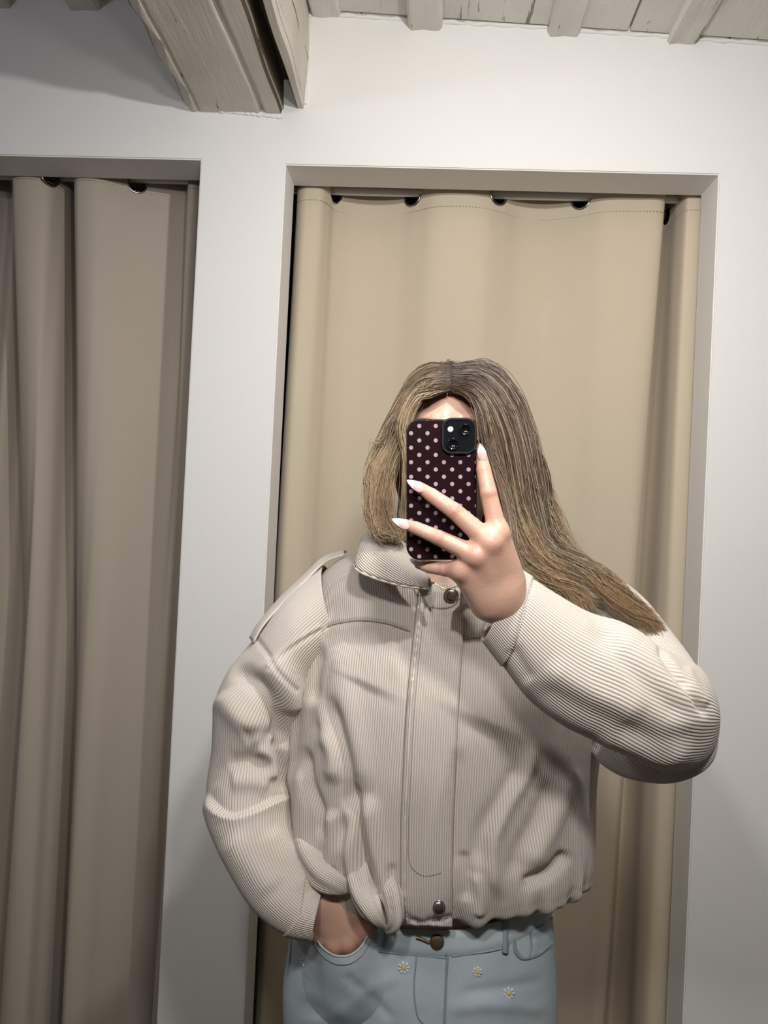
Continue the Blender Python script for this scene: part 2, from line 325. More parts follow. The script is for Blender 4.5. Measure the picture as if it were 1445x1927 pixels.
def sheared_box(bm, x0, x1, y0, y1, t0, t1, zf=zc):
    v = [bm.verts.new(p) for p in ((x0, y0, zf(x0) + t0), (x1, y0, zf(x1) + t0), (x1, y1, zf(x1) + t0), (x0, y1, zf(x0) + t0), (x0, y0, zf(x0) + t1), (x1, y0, zf(x1) + t1), (x1, y1, zf(x1) + t1), (x0, y1, zf(x0) + t1))]
    for f in ((0, 3, 2, 1), (4, 5, 6, 7), (0, 1, 5, 4), (1, 2, 6, 5), (2, 3, 7, 6), (3, 0, 4, 7)): bm.faces.new([v[i] for i in f])
# curtain wall as one solid outline with two tall openings, walls meet the ceiling boards
def wall_mesh():
    bm = bmesh.new()
    xs = [X0, XL0, XL1, XR0, XR1, X1]
    top = lambda x: zc(x) + 0.03
    pts = [(X0, 0), (XL0, 0), (XL0, ZL), (XL1, ZL), (XL1, 0), (XR0, 0), (XR0, ZR), (XR1, ZR), (XR1, 0), (X1, 0), (X1, top(X1)), (X0, top(X0))]
    f = bm.faces.new([bm.verts.new((x, YW, z)) for x, z in pts])
    r = bmesh.ops.extrude_face_region(bm, geom=[f])
    for v in [g for g in r['geom'] if isinstance(g, bmesh.types.BMVert)]: v.co.y += TH
    bmesh.ops.recalc_face_normals(bm, faces=bm.faces)
    bmesh.ops.bevel(bm, geom=[e for e in bm.edges if abs(e.verts[0].co.y - YW) < 1e-4 and abs(e.verts[1].co.y - YW) < 1e-4 and not (abs(e.verts[0].co.z) < 1e-4 and abs(e.verts[1].co.z) < 1e-4)], offset=0.0025, segments=2, affect='EDGES')
    return bm
struct(bm_obj('wall_back', wall_mesh(), 'wall_paint'))
def simple(name, m, *box):
    bm = bmesh.new(); add_box(bm, *box); return struct(bm_obj(name, bm, m))
fl = simple('floor', 'floor_boards', X0 - .1, X1 + .1, Y0 - .1, YB + .1, -0.08, -0.006)
yb = Y0 - .1; i = 0
while yb < YB:
    bm = bmesh.new(); add_box(bm, X0 - .1, X1 + .1, yb, yb + 0.137, -0.006, 0.0); bm_obj('floor_plank', bm, 'floor_boards', fl); yb += 0.14
def wall_with_top(name, x0, x1, y0, y1, m='shop_wall'):
    bm = bmesh.new(); v = [(x0, y0), (x1, y0), (x1, y1), (x0, y1)]
    b = [bm.verts.new((x, y, -0.006)) for x, y in v]; t = [bm.verts.new((x, y, zc(x) + 0.03)) for x, y in v]
    bm.faces.new(b[::-1]); bm.faces.new(t)
    for k in range(4): bm.faces.new((b[k], b[(k + 1) % 4], t[(k + 1) % 4], t[k]))
    return struct(bm_obj(name, bm, m))
wall_with_top('wall_left', X0 - .1, X0, Y0 - .1, YB)
wall_with_top('wall_right', X1, X1 + .1, Y0 - .1, YB)
wall_with_top('wall_front', X0, X1, Y0 - .1, Y0)
wall_with_top('wall_booths', X0, X1, YB, YB + .1)
wall_with_top('wall_partition', XL1 + .08, XR0 - .08, YW + TH, YB)
# ceiling: boards laid across joists, one old split beam
bm = bmesh.new(); sheared_box(bm, X0 - .1, X1 + .1, Y0 - .1, YB + .1, 0.032, 0.08)
ceil = struct(bm_obj('ceiling', bm, 'beam_wood_raw_dark'))
y = Y0 - .08; k = 0
while y < YB:
    w = (0.155, 0.172, 0.148)[k % 3]
    for xa, xb in ((X0 - .1, 0.38 + .21 * (k % 2)), (0.382 + .21 * (k % 2), X1 + .1)):
        bm = bmesh.new(); sheared_box(bm, xa, xb - 0.003, y, y + w - 0.004, 0.0 + 0.002 * (k % 2), 0.032)
        bmesh.ops.bevel(bm, geom=list(bm.edges), offset=0.002, segments=1, affect='EDGES')
        bm_obj('ceiling_board', bm, 'joist_paint', ceil)
    y += w; k += 1
def rough_bar(name, x0, x1, y0, y1, z0f, z1f, m, parent, seed, amp=0.0025, bev=0.006, ny=60, nx=6, skew=0.0, grooves=None, wane=0.0):
    "an uneven hand-hewn bar running along Y: cross-section ring swept with noise"
    r = np.random.default_rng(seed)
    ring = []
    for a, b_ in ((0, 0), (1, 0), (1, 1), (0, 1)): ring.append((a, b_))
    sec = []
    def side(p, q, n):
        for i in range(n): t = i / n; sec.append((p[0] + (q[0] - p[0]) * t, p[1] + (q[1] - p[1]) * t))
    side((0, 0), (1, 0), nx * 4); side((1, 0), (1, 1), nx * 2); side((1, 1), (0, 1), 3); side((0, 1), (0, 0), nx * 2)
    sec = np.array(sec); ys = np.linspace(y0, y1, ny); ph = r.uniform(0, 6, (6,)); fr = r.uniform(3, 14, (6,))
    G = np.zeros((len(sec), ny, 3))
    for j, yy in enumerate(ys):
        xo = skew * (y1 - yy)
        xx = x0 + (x1 - x0) * sec[:, 0] + xo
        zb, zt = z0f(0.5 * (x0 + x1)), z1f
        top = np.array([zt(v) for v in xx]); z = zb + (top - zb) * sec[:, 1]
        n = sum(math.sin(fr[i] * yy + ph[i]) for i in range(6)) / 6
        edge = np.exp(-((sec[:, 1]) * (top - zb) / 0.02) ** 2)
        # round the lower arrises unevenly
        cx = (sec[:, 0] - .5) * 2
        z = z + edge * (np.abs(cx) > .97) * bev * (1 + .5 * n)
        wob = amp * np.sin(fr[0] * 3 * yy + 9 * sec[:, 0] + ph[1]) * np.cos(fr[1] * yy * 2 + ph[2])
        z = z + wob * (sec[:, 1] < .5); xx = xx + amp * np.sin(fr[2] * 2 * yy + ph[3] + 6 * sec[:, 1])
        if wane: # bark-side wane: the left lower arris is missing
            wv = wane * (1 + .35 * n + .2 * math.sin(41 * yy)); bz = sec[:, 0] * (x1 - x0); k_ = (sec[:, 1] < .02) & (bz < wv); z = np.where(k_, zb + (wv - bz) * 1.1 + .002, z)
            k2 = (sec[:, 0] < .02) & (z < zb + wv * 1.1); z = np.where(k2, zb + wv * 1.1, z)
        if grooves is not None:
            for gx, gw, gd, gs in grooves:
                gxx = x0 + (x1 - x0) * gx + gs * (y1 - yy) + .0012 * math.sin(13 * yy) + .0008 * math.sin(37 * yy)
                z = z + gd * np.exp(-((xx - gxx) / gw) ** 2) * (sec[:, 1] < .05) * (0.35 + 0.65 * abs(math.sin(3.1 * (y1 - yy) + gx * 7)))
        G[:, j] = np.stack([xx, np.full(len(xx), yy), z], -1)
    o = mesh_obj(name, G.reshape(-1, 3), grid_faces(len(sec), ny, True), m, parent, False)
    bm = bmesh.new(); bm.from_mesh(o.data); bmesh.ops.holes_fill(bm, edges=bm.edges); bmesh.ops.recalc_face_normals(bm, faces=bm.faces); bm.to_mesh(o.data); bm.free()
    return o
for q, (pa, pb, yb_) in enumerate(((585, 641, 33), (767, 831, 57), (1030, 1090, 69), (1255, 1314, 83), (-8, 20, 16), (130, 190, 20), (-290, -232, 4))):
    a, b = P(pa, yb_, YW), P(pb, yb_, YW)
    rough_bar('joist', a[0], b[0], Y0, YW + 0.01, lambda x, z=(a[2] + b[2]) / 2: z, lambda x: zc(x) + .004, 'joist_paint', ceil, 20 + q, amp=0.0015, bev=0.008, nx=3)
for q, xx in enumerate((1.02, 1.32, 1.62)):
    rough_bar('joist', xx, xx + .07, Y0, YW + 0.01, lambda x: zc(x) - .04, lambda x: zc(x) + .004, 'joist_paint', ceil, 40 + q, amp=0.0015, bev=0.008, nx=3)
ba, bb = P(343, 203, YW), P(532, 222, YW); zb_ = (ba[2] + bb[2]) / 2
beam = rough_bar('beam', ba[0], bb[0], Y0, YW + .01, lambda x: zb_, lambda x: zc(x) + .01, 'beam_paint', ceil, 3, amp=0.0016, bev=0.010, ny=220, nx=18, wane=0.030,
                 grooves=((0.80, 0.005, 0.016, -0.012), (0.17, 0.003, 0.006, 0.02)))
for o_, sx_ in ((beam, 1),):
    o_.data.materials.append(MAT['beam_wood_raw_dark'])
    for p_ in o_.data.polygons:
        if p_.normal.x * sx_ > .6 and p_.center.x > bb[0] - .012: p_.material_index = 1  # raw wood inside the split, coloured dark to paint in the gap's shade
bc, bd = P(553, 213, YW), P(567, 205, YW)
def wedge():     # the slab right of the big split; the split narrows towards the room
    xs0 = P(553, 213, YW)[0]; ny = 120; ys = np.linspace(Y0, YW + .01, ny); xr = P(579, 100, YW)[0]
    sec = [];
    for t in np.linspace(0, 1, 6): sec.append((t, 0, 0))
    for t in np.linspace(0, 1, 16)[1:]: sec.append((1, t, 0))
    sec.append((0, 1, 0))
    for t in np.linspace(1, 0, 8)[1:-1]: sec.append((0, t, 0))
    sec = np.array(sec); G = np.zeros((len(sec), ny, 3)); zb2 = zb_ + .012
    for j, yy in enumerate(ys):
        g = 0.72 + 0.28 * min(1, max(0, (yy - 0.9) / .75)); xl = bb[0] + 0.004 + (xs0 - bb[0]) * g + .002 * math.sin(17 * yy)
        wv = xr + .003 * math.sin(9 * yy + 1) + .0015 * math.sin(31 * yy)
        xx = xl + (wv - xl) * sec[:, 0]; tp = np.array([zc(v) + .01 for v in xx]); z = zb2 + (tp - zb2) * sec[:, 1]
        z = z + .018 * (sec[:, 0] > .9) * (sec[:, 1] < .01) + .008 * (sec[:, 0] < .01) * (sec[:, 1] < .01)
        xx = xx + .002 * np.sin(25 * z + 5 * yy) * (sec[:, 0] > .9)
        G[:, j] = np.stack([xx, np.full(len(xx), yy), z], -1)
    o = mesh_obj('beam_split_slab', G.reshape(-1, 3), grid_faces(len(sec), ny, True), 'beam_paint', ceil, False)
    bm = bmesh.new(); bm.from_mesh(o.data); bmesh.ops.holes_fill(bm, edges=bm.edges); bmesh.ops.recalc_face_normals(bm, faces=bm.faces); bm.to_mesh(o.data); bm.free()
    o.data.materials.append(MAT['beam_wood_raw_dark'])
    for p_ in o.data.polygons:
        if p_.normal.x < -.6: p_.material_index = 1  # slab side of the split, darkened the same way for the gap's shade
wedge()
bm = bmesh.new(); add_box(bm, bb[0] - .004, P(553, 213, YW)[0] + .004, Y0, YW + .005, zb_ + .075, zc(bb[0]) - .01); bm_obj('beam_core', bm, 'beam_wood_raw_dark', ceil)
# plaster bead where the beam and the ceiling are filled against the wall
def bead(name, pts, r):
    p = catmull(np.array(pts, float), 60); p = p + rng.normal(0, .0008, p.shape); V, Fc = tube(p, r * (1 + .25 * np.sin(np.arange(60) * 1.7)), 8); mesh_obj(name, V, Fc, 'wall_paint', wb)
wb = bpy.data.objects['wall_back']
bead('plaster_bead', [P(583, 28, YW), P(579, 100, YW), P(574, 196, YW)], .004)
bead('plaster_bead', [P(345, 203, YW), P(400, 208, YW), P(470, 215, YW), P(532, 221, YW)], .004)
bead('plaster_bead', [P(640, 29, YW), P(765, 37, YW), P(833, 42, YW), P(1028, 52, YW), P(1092, 58, YW), P(1252, 68, YW), P(1316, 74, YW), P(1445, 82, YW)], .0045)

# ------------------------------------------------------------------ lamps (above the view)
for q, (lp, e, c, r, aim) in enumerate(LAMPS):
    t = empty('pendant_or_fill_lamp', (lp[0], lp[1], lp[2] + .06))
    tag(t, ('white spot lamp hung over the mirror, right one of a pair', 'white spot lamp hung over the mirror, left one of a pair', 'white pendant lamp hung right of the old beam above the phone', 'cool white fill lamp added out of view left of the old beam')[q], 'lamp', 'pendant lamps')
    zt = zc(lp[0]) - lp[2] - .06
    prof = np.array([(.006, zt), (.006, .05), (.02, .045), (.03, .0), (.03, -.006), (.0, -.006)]); th = np.linspace(0, 2 * math.pi, 20, endpoint=False)
    G = np.stack([np.cos(th)[:, None] * prof[None, :, 0], np.sin(th)[:, None] * prof[None, :, 0], np.broadcast_to(prof[None, :, 1], (20, len(prof)))], -1)
    mesh_obj('lamp_holder', G.reshape(-1, 3), grid_faces(20, len(prof), True), 'lamp_body', t)
    ld = bpy.data.lights.new('bulb', 'SPOT' if aim else 'POINT'); ld.energy = e; ld.color = c; ld.shadow_soft_size = r
    lo = bpy.data.objects.new('bulb', ld); lo.location = (0, 0, -.06); link(lo, t)
    if aim:
        ld.spot_size = math.radians(112); ld.spot_blend = 1.0; lo.rotation_euler = (Vector(aim) - Vector(lp)).to_track_quat('-Z', 'Y').to_euler()

# ------------------------------------------------------------------ curtains
def curtain(name, prof, m, zt, label, eyelets, stitch_px, ypl, low=None, zref=560):
    """prof: (pixel x at pixel row zref, depth offset) around the rod plane; cloth is a continuous sheet in (x, y) swept down"""
    ctrl = np.array([[P(p[0], zref, ypl)[0], ypl + p[1]] for p in prof]); 
    n = 640; C = catmull(ctrl, n)
    c2 = np.array([[P(p[0], 1700 if zref < 1000 else zref, ypl)[0], ypl + p[1]] for p in (low or prof)]) if low else None
    L = catmull(c2, n) if low else C
    zs = np.r_[np.linspace(zt, zt - .10, 50)[:-1], np.linspace(zt - .10, .02, 110)]; nvz = len(zs)
    t = ((zt - zs) / (zt - P(700, 1700, ypl)[2])); t = np.clip(t, 0, 1.2)[None, :, None]
    XY = C[:, None, :] * (1 - t) + L[:, None, :] * t
    s = np.linspace(0, 1, n)[:, None]; zz = zs[None, :]
    XY[..., 1] += .004 * np.sin(31 * s + 2.2 * zz) * np.clip((zt - zz) * 2, 0, 1) + .003 * np.sin(75 * s - 3 * zz + 1) * np.clip((zt - zz), 0, 1)
    XY[..., 0] += .003 * np.sin(17 * s + 3.1 * zz) * np.clip((zt - zz), 0, 1)
    G = np.concatenate([XY, np.broadcast_to(zz[..., None], (n, nvz, 1))], -1)
    Fc = grid_faces(n, nvz)
    Gf = G.reshape(-1, 3)
    cen = Gf[Fc].mean(1); keep = np.ones(len(Fc), bool)
    root = empty(name, (float(C[:, 0].mean()), ypl, 0.0)); tag(root, label, 'curtain', 'fitting room curtains')
    off = np.array([C[:, 0].mean(), ypl, 0.0])
    rings = []
    for ex, ey, rr in eyelets:
        e = P(ex, ey, ypl); i = int(np.argmin(np.abs(C[:, 0] - e[0]))); c = np.array([C[i, 0], C[i, 1], e[2]])
        tg = nz(np.r_[C[min(i + 4, n - 1)] - C[max(i - 4, 0)], 0]); nr = np.cross(tg, [0, 0, 1])
        d = cen - c; du = d @ tg; dzz = d[:, 2]; keep &= ~((du ** 2 + dzz ** 2 < (rr * .93) ** 2) & (np.abs(d @ nr) < .03))
        th = np.linspace(0, 2 * math.pi, 40, endpoint=False)
        pts = c + rr * (np.cos(th)[:, None] * tg + np.sin(th)[:, None] * np.array([0, 0, 1]))
        rings.append(tube(pts - off, .0034, 10, True))
    o = mesh_obj('cloth', Gf - off, Fc[keep], m, root)
    sd = o.modifiers.new('thickness', 'SOLIDIFY'); sd.thickness = .0012; sd.offset = 0
    for V, f in rings: mesh_obj('eyelet', V, f, 'eyelet_metal', root)
    # row of dark machine stitches holding the top hem
    parts = []; z_s = P(850, stitch_px, ypl)[2]; al = np.r_[0, np.cumsum(np.sqrt((np.diff(C, axis=0) ** 2).sum(1)))]
    for a in np.arange(0.01, al[-1], .0075):
        x = np.interp([a, a + .0035], al, C[:, 0]); yv = np.interp([a, a + .0035], al, C[:, 1])
        tg = nz([x[1] - x[0], yv[1] - yv[0], 0]); nr = np.array([tg[1], -tg[0], 0]) * .0012
        parts.append(tube(np.array([[x[0], yv[0], z_s], [x[1], yv[1], z_s]]) + nr - off, .0007, 5))
    V, f = join_parts(parts); so = mesh_obj('stitching', V, f, 'thread', root); so['kind'] = 'stuff'
    return root
def rod(label, x0, x1, z, y, r=.0095):
    t = empty('curtain_rod', ((x0 + x1) / 2, y, z)); tag(t, label, 'curtain rod', 'fitting room curtain rods')
    hw = (x1 - x0) / 2
    V, f = tube([(-hw, 0, 0), (hw, 0, 0)], r, 20); mesh_obj('bar', V, f, 'rod_metal', t)
    for s in (-1, 1):
        V, f = tube([(s * hw, -.0, 0), (s * (hw - .006), 0, 0)], .02, 20); mesh_obj('end_flange', V, f, 'rod_metal', t)
YC = YW + TH + 0.062                      # plane of rod and curtains
zrod = P(700, 361, YC)[2]
rod('grey curtain rod above the wide tan curtain behind the person', XR0 - .07, XR1 + .30, zrod, YC)
zrl = P(300, 338, YC)[2]
rod('grey curtain rod above the folded taupe curtain at left', X0 + .002, XL1 + .075, zrl, YC)
curtain('curtain', [(552, .015), (556, -.03), (575, -.048), (600, -.046), (612, -.02), (620, .008), (660, .034), (700, .040), (745, .026), (777, .0), (810, -.026), (860, -.034), (905, -.024), (938, .0), (975, .028), (1020, .036), (1060, .022), (1095, .0), (1125, -.022), (1180, -.030), (1235, -.028), (1243, .0), (1246, .07), (1256, .12), (1267, .09), (1269, -.01), (1277, -.045), (1310, -.04), (1322, -.01), (1330, .04)],
        'curtain_tan', zrod + .035, 'wide tan curtain hung flat in the doorway behind the person',
        [(629, 362, .0225), (777, 367, .0225), (938, 370, .0225), (1095, 373, .0225), (1256, 380, .0215), (556, 362, .02)], 399, YC,
        low=[(482, .03), (490, -.005), (508, -.035), (530, -.03), (550, -.02), (580, 0), (630, .008), (680, .008), (720, .004), (760, -.004), (800, -.012), (840, -.012), (880, -.006), (920, .0), (960, .004), (1000, .006), (1040, .004), (1080, .0), (1110, -.004), (1130, -.012), (1145, -.008), (1156, .02), (1166, .09), (1186, .125), (1205, .09), (1209, -.01), (1220, -.04), (1245, -.045), (1270, -.02), (1285, .03)])
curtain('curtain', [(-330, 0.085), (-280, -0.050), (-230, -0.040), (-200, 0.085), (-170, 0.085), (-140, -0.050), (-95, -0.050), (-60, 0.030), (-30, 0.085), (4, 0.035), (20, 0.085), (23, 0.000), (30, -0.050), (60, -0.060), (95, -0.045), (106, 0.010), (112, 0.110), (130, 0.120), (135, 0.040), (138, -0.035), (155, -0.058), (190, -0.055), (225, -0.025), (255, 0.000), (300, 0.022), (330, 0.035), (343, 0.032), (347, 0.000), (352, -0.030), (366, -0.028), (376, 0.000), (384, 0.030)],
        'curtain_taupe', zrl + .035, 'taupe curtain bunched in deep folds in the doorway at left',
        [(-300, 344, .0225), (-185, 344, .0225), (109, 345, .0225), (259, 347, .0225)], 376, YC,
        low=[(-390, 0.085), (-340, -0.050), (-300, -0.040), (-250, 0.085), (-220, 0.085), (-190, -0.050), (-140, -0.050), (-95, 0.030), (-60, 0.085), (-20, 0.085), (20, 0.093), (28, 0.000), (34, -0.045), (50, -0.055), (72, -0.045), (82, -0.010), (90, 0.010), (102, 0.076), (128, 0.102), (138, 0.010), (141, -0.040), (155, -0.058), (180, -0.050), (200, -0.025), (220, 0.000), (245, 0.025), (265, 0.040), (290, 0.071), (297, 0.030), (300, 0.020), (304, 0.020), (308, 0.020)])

# ================================================================== the person
def smin(a, b, k):
    h = np.clip(0.5 + 0.5 * (b - a) / k, 0, 1); return b * (1 - h) + a * h - k * h * (1 - h)
def sd_cap(Q, a, b, ra, rb):
    a = np.asarray(a, float); b = np.asarray(b, float); ab = b - a
    t = np.clip(((Q - a) @ ab) / (ab @ ab + 1e-12), 0, 1); d = Q - (a + t[..., None] * ab)
    return np.sqrt((d ** 2).sum(-1)) - (ra + (rb - ra) * t)
def sd_ell(Q, c, r):
    r = np.asarray(r, float); q = (Q - np.asarray(c)) / r; k0 = np.sqrt((q ** 2).sum(-1)); k1 = np.sqrt(((q / r) ** 2).sum(-1)) + 1e-9
    return k0 * (k0 - 1.0) / k1
def surface_nets(Fv, org, h):
    nx, ny, nz_ = Fv.shape; ins = Fv < 0
    acc = np.zeros((nx - 1, ny - 1, nz_ - 1, 3)); cnt = np.zeros((nx - 1, ny - 1, nz_ - 1))
    sh = (nx - 1, ny - 1, nz_ - 1)
    def sl(o): return tuple(slice(o[i], o[i] + sh[i]) for i in range(3))
    for ax in range(3):
        o1, o2 = [i for i in range(3) if i != ax]
        for p in (0, 1):
            for q in (0, 1):
                o = [0, 0, 0]; o[o1] = p; o[o2] = q; e = list(o); e[ax] = 1
                A, B = Fv[sl(o)], Fv[sl(e)]; m = (A < 0) != (B < 0); t = np.where(m, A / (A - B + 1e-20), 0)
                for i in range(3): acc[..., i] += m * ((t if i == ax else o[i]))
                cnt += m
    act = cnt > 0; idx = -np.ones(sh, int); idx[act] = np.arange(act.sum())
    I = np.argwhere(act); V = (I + acc[act] / cnt[act][:, None]) * h + org
    Fs = []
    for ax in range(3):
        o1, o2 = [(1, 2), (2, 0), (0, 1)][ax]
        s0 = [slice(1, -1)] * 3; s0[ax] = slice(0, -1); s1 = list(s0); s1[ax] = slice(1, None)
        A, B = ins[tuple(s0)], ins[tuple(s1)]; K = np.argwhere(A != B)
        if not len(K): continue
        flip = A[tuple(K.T)]
        base = K.copy(); base[:, o1] += 1; base[:, o2] += 1
        def c(d1, d2):
            q = base.copy(); q[:, o1] -= d1; q[:, o2] -= d2; return idx[q[:, 0], q[:, 1], q[:, 2]]
        f = np.stack([c(1, 1), c(0, 1), c(0, 0), c(1, 0)], 1); f[~flip] = f[~flip][:, ::-1]; Fs.append(f)
    return V, np.concatenate(Fs)
def sdf_mesh(fn, lo, hi, h):
    lo = np.asarray(lo, float); n = np.ceil((np.asarray(hi) - lo) / h).astype(int) + 1
    ax = [lo[i] + np.arange(n[i]) * h for i in range(3)]
    Q = np.stack(np.meshgrid(*ax, indexing='ij'), -1)
    return surface_nets(fn(Q), lo, h)
person = empty('person', (float(P(838, 900, 1.12)[0]), 1.12, 0.0))
tag(person, 'person with long blond hair, cream corduroy jacket and pale jeans holding up a phone', 'person')
PO = np.array(person.location)
def pobj(name, V, Fc, m, parent=None, **k):
    return mesh_obj(name, np.asarray(V).reshape(-1, 3) - PO, Fc, m, parent or person, **k)

mat('brow', (.10, .065, .04), .7)
# ---------------- body (skin): head, neck, trunk, both hands
HC = P(838, 838, 1.07)
def head_sdf(Q):
    o = lambda x, y, z: HC + np.array([x, y, z])
    d = sd_ell(Q, o(0, .014, .018), (.070, .090, .086))
    d = smin(d, sd_ell(Q, o(0, -.022, -.03), (.056, .060, .074)), .03)
    d = smin(d, sd_cap(Q, o(-.012, -.056, -.086), o(.012, -.056, -.086), .017, .017), .03)
    for s in (-1, 1):
        d = smin(d, sd_cap(Q, o(s * .042, -.010, -.072), o(s * .052, .012, -.035), .014, .016), .03)      # jaw
        d = smin(d, sd_cap(Q, o(s * .016, -.077, .026), o(s * .042, -.066, .026), .007, .006), .014)       # brow
        d = smin(d, sd_ell(Q, o(s * .036, -.062, -.026), (.018, .016, .015)), .02)                        # cheek
        d = smin(d, sd_ell(Q, o(s * .071, .012, -.012), (.008, .018, .030)), .008)                        # ear
        d = -smin(-d, sd_ell(Q, o(s * .030, -.086, .007), (.018, .012, .010)), .010)                      # eye socket
    d = smin(d, sd_cap(Q, o(0, -.078, .012), o(0, -.098, -.026), .006, .009), .012)                       # nose
    for s in (-1, 1): d = smin(d, sd_ell(Q, o(s * .010, -.089, -.030), (.007, .008, .006)), .006)
    d = smin(d, sd_cap(Q, o(-.016, -.079, -.054), o(.016, -.079, -.054), .005, .005), .006)
    d = smin(d, sd_cap(Q, o(-.013, -.077, -.064), o(.013, -.077, -.064), .006, .006), .006)
    d = smin(d, sd_cap(Q, o(0, .018, -.06), P(838, 1080, 1.10), .050, .056), .03)                         # neck
    nb = P(838, 1110, 1.11)
    for s in (-1, 1): d = smin(d, sd_cap(Q, nb + np.array([0, 0, -.02]), nb + np.array([s * .15, .015, -.055]), .062, .05), .05)
    d = smin(d, sd_ell(Q, nb + np.array([0, -.005, -.12]), (.155, .088, .14)), .05)
    return d
V1, F1 = sdf_mesh(head_sdf, HC + np.array([-.24, -.13, -.36]), HC + np.array([.24, .13, .13]), .0032)
def trunk_sdf(Q):
    c = lambda px, py, y=1.13: P(px, py, y)
    d = sd_ell(Q, c(838, 1300), (.15, .10, .20))
    d = smin(d, sd_ell(Q, c(800, 1600), (.125, .09, .17)), .08)
    d = smin(d, sd_ell(Q, c(792, 1800), (.158, .092, .14)), .08)
    hp = [(715, 1900), (880, 1900)]
    for s, (x, y) in zip((-1, 1), hp):
        a = c(x, y); k = np.array([a[0] + s * .01, 1.12, .47]); an = np.array([a[0] + s * .02, 1.14, .09])
        d = smin(d, sd_cap(Q, a, k, .075, .048), .04); d = smin(d, sd_cap(Q, k, an, .048, .034), .02)
        d = smin(d, sd_cap(Q, an, an + np.array([0, -.12, -.045]), .035, .026), .02)
    d = smin(d, sd_cap(Q, c(610, 1170), P(475, 1460, 1.12), .045, .034), .03)          # arm hanging down
    d = smin(d, sd_cap(Q, P(475, 1460, 1.12), P(490, 1570, 1.10), .032, .028), .02); d = smin(d, sd_cap(Q, P(490, 1570, 1.10), P(585, 1695, 1.04), .028, .022), .02)
    d = smin(d, sd_cap(Q, c(1080, 1150), P(1250, 1350, .99), .045, .036), .03)         # raised arm
    d = smin(d, sd_cap(Q, P(1250, 1350, .98), P(960, 1145, .868), .032, .022), .02)
    return d
V2, F2 = sdf_mesh(trunk_sdf, (-.42, .80, .0), (.42, 1.27, 1.42), .009)
def chain(Q, pts, rad, k=.0008):
    d = None
    for i in range(len(pts) - 1):
        e = sd_cap(Q, pts[i], pts[i + 1], rad[i], rad[i + 1]); d = e if d is None else smin(d, e, k)
    return d
FING = {'index': ([(937, 1003, .807), (919, 928, .806), (910, 884, .810), (906.5, 857, .813)], (.0104, .0088, .0077, .0056)),
        'middle': ([(922, 1021, .799), (854, 961, .799), (812, 932, .806), (787, 915, .810)], (.0112, .0087, .0075, .0055)),
        'ring': ([(896, 1046, .801), (825, 1012, .801), (783, 994, .806), (760, 985.5, .809)], (.0106, .0081, .0070, .0052)),
        'little': ([(868, 1073, .812), (838, 1071, .824), (808, 1067, .834), (788, 1062, .840)], (.0105, .0078, .0068, .0052))}
def hand_sdf(Q):
    d = None
    for n, (pp, rr) in FING.items():
        e = chain(Q, [P(*p) for p in pp], rr)
        pip = P(*pp[1]); e = smin(e, np.sqrt(((Q - pip - np.array([0, -.0012, 0])) ** 2).sum(-1)) - rr[1] * .97, .0012)
        d = e if d is None else smin(d, e, .006)
    pal = None
    for (wx, wy), n, r in (((953, 1085), 'index', .0150), ((944, 1100), 'middle', .0165), ((930, 1120), 'ring', .0165), ((917, 1136), 'little', .0150)):
        e = sd_cap(Q, P(wx, wy, .836), P(*FING[n][0][0]), r + .003, .0118); pal = e if pal is None else smin(pal, e, .014)
    d = smin(d, pal, .007)
    for n in FING:        # knuckles and extensor ridges
        m = P(*FING[n][0][0]); d = smin(d, np.sqrt(((Q - m - np.array([0, -.0035, 0])) ** 2).sum(-1)) - .0092, .005)
        d = smin(d, sd_cap(Q, m + np.array([0, -.0045, 0]), P(940, 1115, .826), .0055, .004), .008)
    th = chain(Q, [P(930, 1085, .845), P(918, 1050, .857), P(893, 1000, .853), P(868, 955, .845)], (.016, .0125, .0105, .0085), .006)
    d = smin(d, th, .010)
    d = smin(d, chain(Q, [P(934, 1113, .838), P(975, 1160, .862), P(1030, 1205, .888)], (.0245, .0262, .028), .01), .014)
    return d
b0 = P(745, 1100, .83); V3, F3 = sdf_mesh(hand_sdf, (P(745, 900, .81)[0], .775, P(900, 1220, .88)[2]), (P(1050, 900, .88)[0], .915, P(900, 838, .80)[2]), .0016)
PF = [([(606, 1760, 1.046), (622, 1830, 1.056), (640, 1880, 1.064)], (.0125, .0092, .007)), ([(630, 1774, 1.036), (650, 1845, 1.048), (665, 1900, 1.058)], (.0130, .0095, .007)),
      ([(654, 1770, 1.034), (675, 1840, 1.044), (690, 1890, 1.054)], (.0128, .0093, .007)), ([(677, 1755, 1.034), (696, 1815, 1.042), (710, 1860, 1.050)], (.012, .0085, .0065))]
def hand2_sdf(Q):
    d = None
    for pp, rr in PF:
        pts = [P(*p) for p in pp]; e = chain(Q, pts, rr); e = smin(e, np.sqrt(((Q - pts[0] - np.array([0, -.003, 0])) ** 2).sum(-1)) - .0105, .005); d = e if d is None else smin(d, e, .004)
    pal = None
    for k, (wx, wy) in enumerate(((594, 1690), (602, 1686), (612, 1682), (622, 1680))):
        e = sd_cap(Q, P(wx, wy, 1.040), P(*PF[k][0][0]), .019, .012); pal = e if pal is None else smin(pal, e, .014)
    d = smin(d, pal, .007)
    d = smin(d, sd_cap(Q, P(604, 1692, 1.044), P(545, 1650, 1.065), .023, .024), .012)
    th = chain(Q, [P(635, 1690, 1.038), P(668, 1715, 1.034), P(692, 1745, 1.034), P(702, 1775, 1.04)], (.015, .0115, .010, .008), .006)
    return smin(d, th, .008)
V4, F4 = sdf_mesh(hand2_sdf, (P(530, 1700, 1.0)[0], .955, P(600, 1925, 1.0)[2]), (P(735, 1700, 1.0)[0], 1.11, P(600, 1585, 1.06)[2]), .002)
Vb, Fb = join_parts([(V1, F1), (V2, F2), (V3, F3), (V4, F4)])
